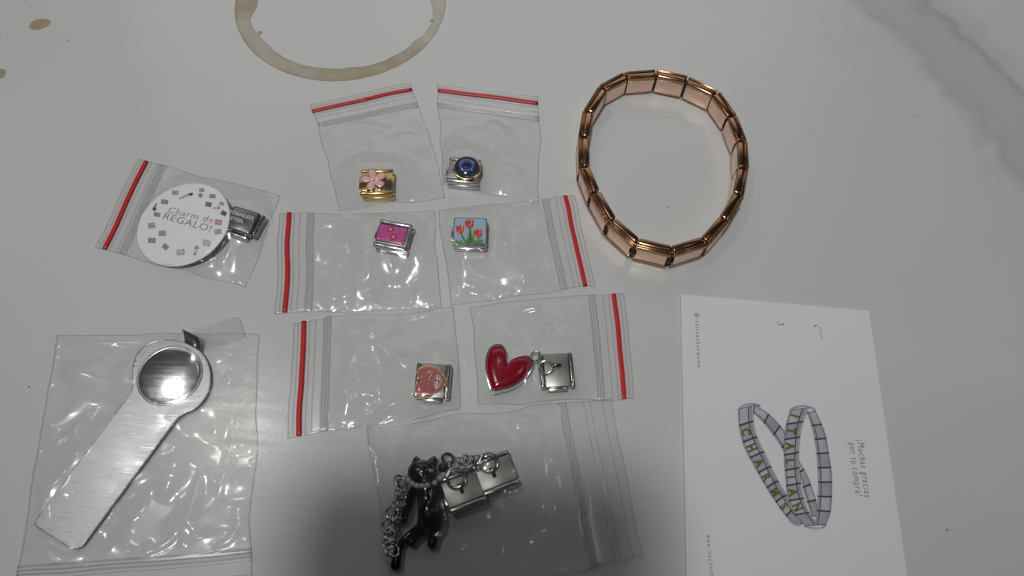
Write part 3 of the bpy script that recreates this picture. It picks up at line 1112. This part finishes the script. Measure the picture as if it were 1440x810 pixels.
# clear backing disc under the sticker
ar = [P(*c7(*p), .6) for p in catmull([(575, 676), (640, 662), (700, 630), (750, 585), (785, 535)], 5, False)]

# ------------------------------------------------------------------ cat charm
c3 = crop(530, 620, 4.265)
k3 = lambda x, y, z: P(*c3(x, y), z)
cc0 = k3(300, 340, 3)
cat = thing("cat_charm", "glossy black cat pendant with a pearl collar chained to two steel links", "charm", (cc0[0], cc0[1], 0.3), 0,
            "charm links in the clear bags")


def cat_body():
    mb = MB()

    def limb(pts):
        q = catmull([(*k3(x, y, z), r_) for x, y, z, r_ in pts], 6, False)
        for a in q:
            mb.sphere(a[:3], a[3], 12, 8)
    hd = k3(274, 185, 4.2)
    mb.sphere(hd, 3.0, 24, 16, (1.14, .90, .85))
    for ex, ey, tx, ty in ((240, 135, 234, 96), (334, 130, 347, 92)):
        a, b = k3(ex, ey, 4.4), k3(tx, ty, 4.9)
        for t in np.linspace(0, 1, 9):
            mb.sphere(a + (b - a) * t, 1.05 * (1 - t) + .28, 10, 6, (1, 1, .8))
    limb([(300, 250, 3.8, 2.0), (303, 300, 3.5, 2.45), (308, 360, 3.4, 2.5), (316, 430, 3.4, 2.75), (320, 475, 3.3, 2.5)])
    limb([(295, 470, 3.2, 1.9), (262, 530, 2.4, 1.35), (228, 582, 1.7, 1.0), (208, 610, 1.5, 1.05)])
    limb([(345, 470, 3.2, 1.9), (350, 530, 2.5, 1.4), (340, 585, 1.9, .95), (330, 620, 1.7, 1.15)])
    limb([(250, 270, 3.6, 1.4), (212, 310, 2.8, 1.15), (190, 380, 2.2, .95), (172, 440, 1.7, .9), (162, 480, 1.5, .85)])
    limb([(352, 270, 3.6, 1.3), (378, 320, 2.8, 1.0), (385, 390, 2.2, .9)])
    limb([(285, 480, 2.6, 1.1), (235, 530, 1.7, .9), (175, 580, 1.4, .8), (138, 630, 1.4, .85), (122, 690, 1.5, 1.0), (112, 745, 1.6, 1.25)])
    me = mb.mesh("tmp_cat", M['black'], None)
    for v in me.vertices:
        v.co *= 1000
    o = bpy.data.objects.new("tmp_cat", me)
    COL.objects.link(o)
    m1 = o.modifiers.new("r", 'REMESH')
    m1.mode = 'VOXEL'
    m1.voxel_size = 0.2
    m2 = o.modifiers.new("s", 'SMOOTH')
    m2.factor = .5
    m2.iterations = 6
    dg = bpy.context.evaluated_depsgraph_get()
    e = bpy.data.meshes.new_from_object(o.evaluated_get(dg))
    out = MB()
    out.v = [v.co[:] for v in e.vertices]
    out.f = [tuple(p.vertices) for p in e.polygons]
    bpy.data.objects.remove(o)
    return out


cat_body().build("cat_figure", M['black'], cat, 180, world_coords=True)
for x, y in ((172, 212), (190, 238), (213, 258), (240, 268), (270, 270), (303, 266), (347, 252), (378, 224), (398, 204)):
    MB().sphere(k3(x, y, 6.15 - abs(x - 285) * .014), .66, 12, 8).build("pearl", M['pearl'], cat, 180, world_coords=True)
MB().ring(k3(425, 108, 3.6), 1.25, .38, (.3, .2, 1)).build("black_lug", M['black'], cat, 180, world_coords=True)
MB().sphere(k3(398, 160, 3.4), 1.3, 14, 10, (1, 1, .9)).build("shoulder_knob", M['black'], cat, 180, world_coords=True)
MB().ring(k3(440, 150, 3.6), .8, .24, (.9, .3, .3), oval=1.4, axis=(0, 1, 0)).build("chain_link", M['chain'], cat, 180, world_coords=True)
for i, (x, y, rz) in enumerate(((518, 290, 24), (715, 190, 24))):
    p = k3(x, y, 3.3)
    w0 = WORLD_AT[cat.name]
    add_link(cat, 'steel', (p[0] - w0[0], p[1] - w0[1], 0), math.radians(rz))
for x, y, R_ in ((478, 222, 2.2), (672, 128, 2.1)):
    MB().ring(k3(x, y, 4.6), R_, .3, (.1, -.25, 1)).build("jump_ring", M['chain'], cat, 180, world_coords=True)
    MB().ring(k3(x - 5, y + 8, 4.1), R_ * .92, .28, (-.2, .1, 1)).build("jump_ring", M['chain'], cat, 180, world_coords=True)
    MB().tube([k3(x + 12, y + 30, 3.9), k3(x + 25, y + 60, 3.6), k3(x + 38, y + 92, 3.4)], [.55, .5, .42], 8).build("lug", M['steel_dark'], cat, 180, world_coords=True)
chain = [(500, 118), (522, 140), (540, 105), (556, 135), (578, 110), (590, 138), (612, 105)]
for i, (x, y) in enumerate(chain):
    MB().ring(k3(x, y, 4.0 + .5 * (i % 2)), .95, .25, ((0.1, .2, 1) if i % 2 else (.6, .5, .6)), seg=20, oval=1.25,
              axis=(1, .5 * (-1) ** i, 0)).build("chain_link", M['chain'], cat, 180, world_coords=True)
chain = [(133, 240, 1.25), (150, 262, 1.2), (135, 320, 1.15), (148, 355, 1.15), (115, 395, 1.1), (93, 432, 1.3), (118, 468, 1.1), (66, 512, 1.25), (105, 520, 1.2),
         (80, 560, 1.15), (102, 590, 1.15), (70, 612, 1.1), (75, 655, 1.2), (104, 660, 1.0)]
for i, (x, y, R_) in enumerate(chain):
    MB().ring(k3(x, y, 1.9 + .7 * (i % 2)), R_, .29, ((0.1, .15, 1) if i % 2 else (.55, .45, .65)), seg=20, oval=1.3,
              axis=(.3 * (-1) ** i, 1, 0)).build("chain_link", M['chain'], cat, 180, world_coords=True)

# ------------------------------------------------------------------ steel tool
ZT = 1.0
t0 = P(150, 640, ZT)
tool = thing("metal_tool", "flat brushed steel tool with a wide handle and round dished end", "tool", (t0[0], t0[1], .4))
tp = lambda x, y, z=ZT: P(x, y, z)
out = [(51, 739), (50, 735), (53, 730), (60, 720), (120, 640), (178, 562), (186, 549), (187, 535), (187, 520), (194, 498), (210, 484), (234, 478), (260, 482), (282, 495),
       (294, 515), (296, 540), (287, 562), (272, 576), (262, 580), (254, 585), (243, 597), (185, 675), (124, 757), (117, 766), (111, 771), (104, 772), (98, 769),
       (78, 757), (58, 744)]
ow = [tp(*p)[:2] for p in catmull(out, 3)]
MB().prism(ow, .45, 1.25).build("handle_plate", M['brushed'], tool, 30, world_coords=True)
MB().tube([(p[0], p[1], 1.2) for p in ow], .13, 6, closed=True).build("plate_edge", M['steel'], tool, 180, world_coords=True)
dc = tp(239.5, 528.5)[:2]
RD = 7.55
MB().lathe([(RD + .25, 1.26), (RD + .1, 1.42), (RD - .12, 1.46), (RD - .35, 1.36)], 72, *dc, cap=False).build("dish_rim", M['brushed'], tool, 180, world_coords=True)
MB().lathe([(RD - .25, 1.36)] + [(RD * k, 1.38 + .5 * (1 - k * k)) for k in (.95, .85, .75, .65, .55, .45, .35, .25, .15, .07, .001)], 72, *dc, cap=False
           ).build("dish", M['dish'], tool, 180, world_coords=True)
cl = crop(180, 430, 4.767)
q = [P(*cl(*p), z) for p, z in (((362, 155), 4.2), ((470, 208), 4.2), ((478, 232), 3.2), ((372, 182), 3.2), ((380, 235), 1.6), ((485, 290), 1.6))]
MB().add(q + [p + np.array([.2, -.5, -.25]) for p in q], [(0, 1, 2, 3), (3, 2, 5, 4), (6, 9, 8, 7), (9, 10, 11, 8), (0, 3, 9, 6), (3, 4, 10, 9), (1, 7, 8, 2), (2, 8, 11, 5),
                                                          (0, 6, 7, 1), (4, 5, 11, 10)]).build("hook", M['steel_dark'], tool, 20, world_coords=True)

# ------------------------------------------------------------------ the bags themselves
sq = lambda px, rz, h=3.45, hx=4.9, hy=4.4: (rect_w(px, rz, hx, hy), h)
zip_bag("clear zip bag holding the gold blossom charm, red line along its top", [(438, 148), (579, 116), (628, 277), (479, 296)], obst=[sq(PXF, RZF, 4.5)], seed=11,
        creases=[([(553, 270), (610, 262)], .3, .6), ([(484, 292), (505, 276)], .5, .6), ([(503, 222), (513, 242)], .5, 1.0), ([(525, 150), (512, 135)], .3, .5), ([(575, 275), (530, 284)], .4, .5)], lines=.08, rough=.10)
zip_bag("clear zip bag holding the blue eye bead charm, red line along its top", [(614, 118), (757, 136), (757, 285), (622, 262)], zb=.30, obst=[sq(PXE, RZE, 5.6, 4.6, 4.2)], seed=23,
        creases=[([(626, 262), (640, 250)], .4, .6), ([(690, 172), (722, 203)], .4, 1.6), ([(690, 268), (735, 280)], .35, .5)], lines=.06, rough=.10)
zip_bag("clear zip bag holding the magenta glitter charm, red line on its left", [(387, 441), (393, 302), (610, 296), (618, 431)], zb=.2, obst=[sq(PXP, RZP, 3.6)], seed=31,
        creases=[([(580, 322), (595, 315), (608, 303)], .6, .55), ([(580, 346), (596, 346), (608, 347)], .6, .5), ([(455, 425), (490, 415), (540, 405)], .4, .8),
                 ([(462, 345), (480, 348), (492, 338)], .5, 1.2), ([(600, 425), (614, 428)], .4, .6), ([(445, 340), (452, 360), (462, 372)], .5, 1.6), ([(508, 375), (520, 360), (528, 350)], .5, 1.4), ([(570, 395), (590, 380), (600, 360)], .4, 1.5), ([(450, 318), (470, 312), (500, 312)], .4, .8)], lines=.10, rough=.17)
zip_bag("clear zip bag holding the tulip charm, red line on its right", [(806, 273), (837, 402), (636, 430), (617, 298)], zb=.24, obst=[sq(PXT, RZT, 3.8)], seed=43,
        creases=[([(632, 352), (650, 364), (675, 367), (680, 362), (668, 350)], .55, .5), ([(632, 385), (650, 397), (675, 408)], .45, .7),
                 ([(640, 298), (652, 305)], .5, .5), ([(690, 300), (720, 296), (760, 288)], .35, .6), ([(655, 330), (640, 345), (636, 362)], .4, .6), ([(690, 415), (720, 409)], .4, .6)], lines=.16, rough=.14)
zip_bag("clear zip bag holding the eye heart charm, red line on its left", [(405, 616), (413, 452), (639, 432), (649, 577)], zb=.22, obst=[sq(PXH, RZH, 4.5, 4.4, 4.8)], seed=57,
        creases=[([(598, 553), (570, 563), (545, 575), (520, 590), (500, 600)], .75, .8), ([(465, 452), (475, 470), (490, 478)], .45, .8),
                 ([(500, 540), (512, 552), (530, 560)], .4, 1.2), ([(590, 578), (620, 573), (642, 580)], .5, .5), ([(480, 525), (500, 528), (512, 520)], .5, 1.6), ([(530, 480), (545, 500), (550, 515)], .5, 1.6), ([(560, 445), (610, 440)], .4, .7), ([(545, 578), (528, 572), (515, 580)], .6, .9), ([(618, 470), (622, 440)], .4, .8)], lines=.12, rough=.19)
zip_bag("clear zip bag holding the red heart charm, red line on its right", [(877, 411), (893, 559), (672, 570), (663, 431)], zb=.30,
        obst=[sq(PXR, RZR, 3.6, 4.6, 4.8), (hw, lambda X, Y: 3.0 + 0 * X)], seed=61,
        creases=[([(672, 570), (678, 555), (690, 545), (705, 530)], .5, .45), ([(745, 575), (760, 557), (800, 556)], .35, .6), ([(768, 455), (772, 500)], .4, 1.6), ([(680, 500), (684, 480)], .4, .6), ([(700, 440), (760, 432)], .3, .6), ([(842, 470), (848, 540)], .4, .7)], lines=.14, rough=.13)
stk_h = lambda X, Y: ST_C[2] + GX * (X - ST_C[0]) + GY * (Y - ST_C[1]) + .1
zip_bag("clear zip bag holding the round white sticker, red line on its left", [(135, 347), (195, 222), (393, 277), (345, 405)], zb=.18,
        obst=[([(p[0], p[1]) for p in circ], stk_h), (rect_w(PXS, RZS, 5.2, 4.4), 3.8)], seed=73, track=7.6,
        creases=[([(305, 253), (313, 262), (322, 266)], .6, .5), ([(285, 372), (310, 365), (324, 345)], .5, .5), ([(328, 400), (337, 392), (345, 385)], .5, .6),
                 ([(340, 265), (350, 270)], .6, .6)], lines=.15, rough=.15)
cat_balls = [(*k3(x, y, zz)[:2], r_, zz) for x, y, zz, r_ in ((274, 185, 4.2, 3.2), (300, 250, 4.0, 2.6), (303, 310, 3.7, 2.8), (310, 380, 3.6, 2.9), (318, 440, 3.5, 3.0),
                                                          (320, 480, 3.4, 2.6), (262, 530, 2.6, 1.5), (350, 530, 2.7, 1.5), (130, 250, 2.6, 1.4), (425, 108, 3.8, 1.2),
                                                          (478, 222, 4.4, 1.5), (672, 128, 4.4, 1.5))]


def cat_h(X, Y):
    h = np.zeros(X.shape)
    for x, y, r_, z_ in cat_balls:
        d2 = (X - x) ** 2 + (Y - y) ** 2
        h = np.maximum(h, np.where(d2 < r_ * r_, z_ + .9 * np.sqrt(np.maximum(0, r_ * r_ - d2)), 0))
    return h


cat_ob = [([k3(x, y, 3)[:2] for x, y in ((40, 40), (800, 40), (800, 700), (40, 700))], cat_h),
          (rect_w(c3(518, 290), 24, 4.9, 4.5), 3.7), (rect_w(c3(715, 190), 24, 4.9, 4.5), 3.7)]
zip_bag("large clear zip bag holding the black cat charm, without a red line", [(858, 560), (903, 782), (556, 862), (515, 600)], zb=.5, obst=cat_ob, seed=83, red=False, lip=3.5, track=11.5,
        creases=[([(517, 602), (530, 622), (560, 655)], .8, .8), ([(628, 800), (636, 778), (648, 768), (655, 785), (660, 812)], .9, 1.0),
                 ([(555, 672), (585, 668), (600, 690), (598, 715), (585, 728)], 1.0, .6), ([(586, 730), (570, 748), (560, 768)], .8, .6),
                 ([(760, 610), (755, 630), (740, 660)], .6, 1.1), ([(575, 800), (590, 793), (605, 800)], .7, 1.0), ([(540, 640), (550, 665), (552, 690)], .6, 1.4), ([(810, 640), (822, 690), (826, 730)], .4, .8), ([(700, 600), (760, 592)], .4, .7), ([(835, 600), (850, 700)], .4, .5)], lines=.12, rough=.15,
        group="large clear zip bags")
tool_ob = [([tuple(p) for p in ow], 1.3), ([(dc[0] + RD * math.cos(t), dc[1] + RD * math.sin(t)) for t in np.linspace(0, 6.28, 30)], 2.0),
           ([tuple(p[:2]) for p in (q[0], q[1], q[5], q[4])], 4.2)]
bag = zip_bag("large clear zip bag holding the flat steel tool, closed end at the top", [(20, 840), (352, 812), (363, 470), (80, 471)], zb=.15, obst=tool_ob, seed=97, red=False, lip=2.0, track=5.0,
              creases=[([(66, 600), (75, 620), (95, 610), (115, 590), (130, 570)], .7, .7), ([(282, 583), (300, 545), (325, 530)], .4, .8),
                       ([(330, 520), (332, 560), (326, 620), (305, 700)], .6, .8), ([(290, 650), (275, 690), (262, 740)], .55, 1.1),
                       ([(168, 735), (155, 755), (147, 775)], .7, .5), ([(205, 760), (203, 778), (180, 782)], .7, .6), ([(245, 740), (240, 758), (205, 778)], .7, .5),
                       ([(257, 745), (256, 770)], .6, .6), ([(88, 478), (130, 482), (180, 480), (230, 478)], .8, .7), ([(238, 588), (262, 578), (275, 572)], .6, .6),
                       ([(60, 690), (62, 715), (68, 735)], .5, .6), ([(45, 780), (60, 770), (75, 790), (120, 790)], .5, .7), ([(120, 520), (150, 505), (165, 490)], .5, 1.6), ([(90, 640), (105, 615), (112, 590)], .5, 1.4), ([(300, 620), (310, 580), (312, 560)], .5, 1.5), ([(225, 700), (245, 670), (262, 640)], .5, 1.5), ([(85, 700), (100, 690)], .5, .7), ([(300, 770), (325, 755), (340, 730)], .5, .8)], lines=.24, rough=.2,
              group="large clear zip bags", cell=.42)
fp = [P(*cl(*p), z) for p, z in (((430, 160), 2.2), ((720, 70), 1.0), ((742, 80), 1.0), ((785, 205), .5), ((520, 300), 1.8))]
MB().add(fp, [(0, 1, 2, 3, 4)]).build("loose_flap", M['film_zip'], bag, None, world_coords=True)
MB().tube(fp[:4], .09, 6).build("flap_edge", M['film_edge'], bag, 180, world_coords=True)

# ------------------------------------------------------------------ rose gold bracelet
J = [(879.6, 106), (923, 102.5), (966.6, 111.6), (1007, 130.6), (1030, 163), (1044, 198.6), (1045.6, 237), (1039, 273.7), (1018, 308.5), (991.5, 339), (945, 353),
     (895, 341), (860, 310.4), (836.5, 270.5), (821.5, 235), (821, 192.6), (826.6, 157), (847, 123.5)]
BH = 7.3
JW = np.array([P(*p, BH)[:2] for p in J])
bc = JW.mean(0)
br = thing("bracelet", "rose gold link bracelet standing on edge as an open loop", "bracelet", (bc[0], bc[1], 0))


RB = 1.75


def mitre(mb):
    mb.v = [(x * (1 + .036 * y), y, z) for x, y, z in mb.v]
    return mb


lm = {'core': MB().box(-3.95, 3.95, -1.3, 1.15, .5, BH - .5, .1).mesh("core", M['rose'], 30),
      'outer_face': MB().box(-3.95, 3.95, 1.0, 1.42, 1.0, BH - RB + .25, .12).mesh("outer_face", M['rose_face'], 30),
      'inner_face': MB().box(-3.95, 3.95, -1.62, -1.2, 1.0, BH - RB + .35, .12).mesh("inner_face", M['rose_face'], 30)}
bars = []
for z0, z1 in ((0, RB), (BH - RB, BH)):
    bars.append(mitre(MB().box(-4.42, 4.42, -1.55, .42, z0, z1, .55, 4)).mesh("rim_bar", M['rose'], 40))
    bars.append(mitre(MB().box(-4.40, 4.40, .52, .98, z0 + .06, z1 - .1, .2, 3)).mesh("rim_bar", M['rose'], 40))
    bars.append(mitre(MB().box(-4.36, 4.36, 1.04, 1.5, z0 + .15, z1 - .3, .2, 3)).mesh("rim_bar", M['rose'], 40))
hinge = MB().box(-.55, .55, -.95, .9, .9, BH - 1.1, .15).mesh("hinge", M['slot'], 30)
cap_m = MB().box(-.42, .42, -.55, .35, BH - 1.2, BH - .55, .2).mesh("hinge_cap", M['rose'], 30)
for i in range(18):
    a, b = JW[i], JW[(i + 1) % 18]
    mid = (a + b) / 2 - bc
    d = b - a
    L_ = np.hypot(*d)
    ang = math.atan2(d[1], d[0])
    # joints run clockwise in plan: +y of the link must face outward
    if np.dot(np.array([-d[1], d[0]]), mid) < 0:
        ang += math.pi
    link = bpy.data.objects.new("link", lm['core'])
    COL.objects.link(link)
    link.parent = br
    link.location = (mid[0] * MM, mid[1] * MM, 0.0002 + .0001 * (i % 2))
    link.rotation_euler = (random.uniform(-.02, .02), 0, ang)
    link.scale = (L_ / 9.2, 1, 1)
    for me in [lm['outer_face'], lm['inner_face']] + bars:
        o = bpy.data.objects.new(me.name.split(".")[0], me)
        COL.objects.link(o)
        o.parent = link
    nd = JW[(i + 2) % 18] - b
    for nm, me in (("hinge", hinge), ("hinge_cap", cap_m)):
        o = bpy.data.objects.new(nm, me)
        COL.objects.link(o)
        o.parent = br
        o.location = ((b[0] - bc[0]) * MM, (b[1] - bc[1]) * MM, 0)
        o.rotation_euler = (0, 0, math.atan2((nd / np.hypot(*nd) + d / L_)[1], (nd / np.hypot(*nd) + d / L_)[0]))

# ------------------------------------------------------------------ thank-you card
ZC = 0.45
ca = [P(957, 414, ZC), P(1222, 437, ZC)]
ex = ca[1] - ca[0]
CW = np.linalg.norm(ex)
ex /= CW
dn = P(972, 810, ZC) - ca[0]
ey = np.array([ex[1], -ex[0], 0])
CL = 89.0
cards = [ca[0], ca[0] + ex * CW, ca[0] + ex * CW + ey * CL, ca[0] + ey * CL]
cen = sum(cards) / 4
card = thing("thank_you_card", "white thank-you card with two printed charm bracelets lying on the table", "card", (cen[0], cen[1], 0))
ng = 24
mb = MB()
cz = lambda s, t: ZC + 0.5 * max(0, .10 - s) * 4 + .35 * (t ** 2)
top = [[cards[0] + ex * CW * s + ey * CL * t + np.array([0, 0, cz(s, t) - ZC]) for s in np.linspace(0, 1, ng)] for t in np.linspace(0, 1, ng)]
vt = [p for row in top for p in row]
vb = [p - np.array([0, 0, .33]) for p in vt]
ff = [(i * ng + j, i * ng + j + 1, (i + 1) * ng + j + 1, (i + 1) * ng + j) for i in range(ng - 1) for j in range(ng - 1)]
N2 = ng * ng
ff += [tuple(N2 + k for k in reversed(f)) for f in ff]
per = [j for j in range(ng)] + [i * ng + ng - 1 for i in range(1, ng)] + [(ng - 1) * ng + j for j in range(ng - 2, -1, -1)] + [i * ng for i in range(ng - 2, 0, -1)]
ff += [(per[k], N2 + per[k], N2 + per[(k + 1) % len(per)], per[(k + 1) % len(per)]) for k in range(len(per))]
MB().add(vt + vb, ff).build("card_sheet", M['paper'], card, 40, world_coords=True)


def card_pt(px, py, dz=0.05):
    z = ZC
    for _ in range(3):
        p = P(px, py, z + dz)
        s, t = np.dot(p - ca[0], ex) / CW, np.dot(p - ca[0], ey) / CL
        z = cz(min(max(s, 0), 1), min(max(t, 0), 1))
    return p


def card_text(body, a, b, h, off, m, spacing=1.0, shear=0):
    tv, tf = text_geo(body, 1.0, off, spacing, shear)
    x0, x1 = tv[:, 0].min(), tv[:, 0].max()
    pa, pb = card_pt(*a), card_pt(*b)
    e = (pb - pa) / (x1 - x0)
    f_ = np.cross([0, 0, 1], e / np.linalg.norm(e)) * h
    MB().add([pa + (p[0] - x0) * e + p[1] * f_ for p in tv], tf).build("printed_text", m, card, None, world_coords=True)


ct = crop(1180, 600, 6.75)
card_text("¡Muchas gracias", ct(170, 125), ct(243, 668), 2.4, -.006, M['ink'], 1.25)
card_text("por tu compra!", ct(92, 152), ct(160, 652), 2.4, -.006, M['ink'], 1.25)
card_text("@italiancharmsmx", (977.5, 440), (980.5, 516.5), 1.5, .0, M['ink'], 1.7)
card_text("www.italiancharmsmx.com", (993, 752), (1003.5, 862), 1.5, .0, M['ink'], 1.6)


def card_poly(pts, m, name="printed_shape", dz=.05, conv=lambda x, y: (x, y)):
    q = [card_pt(*conv(*p), dz) for p in pts]
    MB().add(q, [tuple(range(len(q)))]).build(name, m, card, None, world_coords=True)


card_poly([(1152.2, 459.5), (1153.2, 459.5), (1156, 476), (1155.1, 476.2)], M['ink_l'])
card_poly([(1144.2, 458.6), (1146, 456.6), (1149, 456.2), (1149.2, 457.6), (1147, 459.3), (1144.6, 459.7)], M['ink_l'])
card_poly([(1092, 452.5), (1093.5, 452.8), (1097, 456.2), (1099, 455.6), (1102, 454.6), (1103.6, 456.2), (1102.2, 457.2), (1099, 456.8), (1097.6, 458.2), (1095.8, 457)], M['ink_l'])

cb = crop(1020, 550, 3.859)


def sample(rail, n, u=None):
    c = np.array(catmull(rail, 10, False))
    s = np.r_[0, np.cumsum(np.hypot(*np.diff(c, axis=0).T))]
    q = (np.linspace(0, 1, n) if u is None else np.asarray(u)) * s[-1]
    return np.c_[np.interp(q, s, c[:, 0]), np.interp(q, s, c[:, 1])]


def strip(mb, a, b, dz):
    n = len(a)
    base = len(mb.v)
    mb.v += [tuple(card_pt(*cb(*p), dz)) for p in a] + [tuple(card_pt(*cb(*p), dz)) for p in b]
    mb.f += [(base + i, base + i + 1, base + n + i + 1, base + n + i) for i in range(n - 1)]


def line(mb, pts, w, dz):
    pts = np.array(pts, float)
    t = np.gradient(pts, axis=0)
    t /= np.linalg.norm(t, axis=1)[:, None] + 1e-9
    nr = np.c_[-t[:, 1], t[:, 0]] * w / 2
    strip(mb, pts - nr, pts + nr, dz)


def printed_band(o, i, nlinks, mid=None, text=None, lv=0, tang=0):
    """A band of links between an outer and an inner rail; mid separates the face from the rim."""
    A, B = sample(o, 64), sample(i, 64)
    z = .05 + lv * .06
    fa, fb, dk, hl = MB(), MB(), MB(), MB()
    strip(dk, A, B, z)
    Mi = sample(mid, 64) if mid else A + (B - A) * .80
    nk = 64
    for k in range(nlinks):
        u = np.linspace((k + .06) / nlinks, (k + .94) / nlinks, 7)
        f_ = lambda R: np.c_[np.interp(u, np.linspace(0, 1, nk), R[:, 0]), np.interp(u, np.linspace(0, 1, nk), R[:, 1])]
        a, m_, b = f_(A), f_(Mi), f_(B)
        strip(fa if (k % 2 == 0) else fb, a + (m_ - a) * .16, a + (m_ - a) * .93, z + .02)
        strip(fb, a + (m_ - a) * .02, a + (m_ - a) * .12, z + .02)
        strip(fb, m_ + (b - m_) * .08, m_ + (b - m_) * .46, z + .02)
        strip(fa, m_ + (b - m_) * .56, m_ + (b - m_) * .92, z + .02)
    for mbx, m in ((dk, M['p_dark']), (fa, M['p_a']), (fb, M['p_b'])):
        mbx.build("printed_bracelet", m, card, None, world_coords=True)
    if text:
        for k, ch in enumerate(text):
            if ch == ' ':
                continue
            uu = (k + .5) / nlinks
            f_ = lambda R, q: np.array([np.interp(q, np.linspace(0, 1, nk), R[:, 0]), np.interp(q, np.linspace(0, 1, nk), R[:, 1])])
            c = f_(A, uu) * .46 + f_(Mi, uu) * .54
            t1 = f_(A, min(1, uu + .03)) - f_(A, uu - .03)
            t1 /= np.linalg.norm(t1)
            tv, tf = text_geo(ch, 1.0, .055, 1.0)
            cx, cy = (tv[:, 0].max() + tv[:, 0].min()) / 2, (tv[:, 1].max() + tv[:, 1].min()) / 2
            up = np.array([-t1[1], t1[0]]) * -1            # away from the outer rail: letters read down the band
            S = 64
            pts = [c + t1 * (p[0] - cx) * S * .85 + up * (p[1] - cy) * S for p in tv]
            MB().add([card_pt(*cb(*p), z + .06) for p in pts], tf).build("printed_letter", M['p_gold'], card, None, world_coords=True)


# back strips first, then the fronts
printed_band([(160, 75), (245, 130), (320, 215), (360, 300), (405, 385), (445, 455), (475, 535), (497, 610), (495, 680)],
             [(150, 120), (195, 160), (245, 222), (300, 300), (345, 385), (405, 470), (425, 545), (450, 625), (468, 680)], 8, lv=0)
printed_band([(490, 108), (525, 180), (547, 245), (562, 335), (577, 430), (580, 515), (578, 600), (570, 665), (545, 728)],
             [(440, 115), (465, 180), (482, 250), (494, 335), (501, 430), (503, 510), (500, 600), (494, 665), (485, 725)], 8, lv=1)
printed_band([(70, 95), (70, 150), (80, 225), (105, 310), (150, 395), (200, 485), (252, 570), (300, 640), (350, 700), (405, 728)],
             [(158, 75), (152, 140), (165, 220), (195, 295), (232, 370), (275, 460), (322, 545), (365, 610), (395, 655), (440, 705)], 8,
             mid=[(128, 80), (126, 140), (140, 220), (172, 300), (208, 375), (248, 465), (297, 552), (340, 620), (372, 668), (420, 712)], text=" CHARMS ", lv=2)
printed_band([(352, 100), (330, 180), (319, 270), (319, 370), (326, 460), (334, 545), (352, 620), (388, 685), (435, 732)],
             [(455, 88), (420, 180), (404, 275), (400, 375), (407, 470), (422, 560), (447, 640), (478, 690), (505, 728)], 8,
             mid=[(422, 90), (394, 180), (381, 275), (378, 375), (383, 465), (398, 556), (422, 630), (455, 682), (488, 730)], text="ITALIAN ", lv=3)
for rail in ([(70, 100), (95, 78), (150, 68), (190, 80), (160, 75)], [(350, 105), (375, 88), (430, 80), (475, 92), (490, 110)],
             [(430, 732), (470, 742), (520, 742), (550, 725)], [(348, 700), (380, 722), (410, 726)]):
    mbx = MB()
    line(mbx, catmull(rail, 6, False), 9, .36)
    mbx.build("printed_bracelet", M['p_b'], card, None, world_coords=True)

# ------------------------------------------------------------------ the phone held over the table, out of frame
ph = MB()
bm = bmesh.new()
out = rrect(37, 74, 10, 8)
ph.prism(out, 0, 8)
phone = ph.build("smartphone", M['phone'], None, 30)
tag(phone, "dark phone held upright over the near edge of the table", "phone")
phone.matrix_world = (Matrix.Translation((0, 0, CAM_H * MM)) @ Matrix.Rotation(TILT, 4, 'X') @ Matrix.Rotation(ROLL, 4, 'Z')
                      @ Matrix.Translation((-.0280, -.0565, .004)))
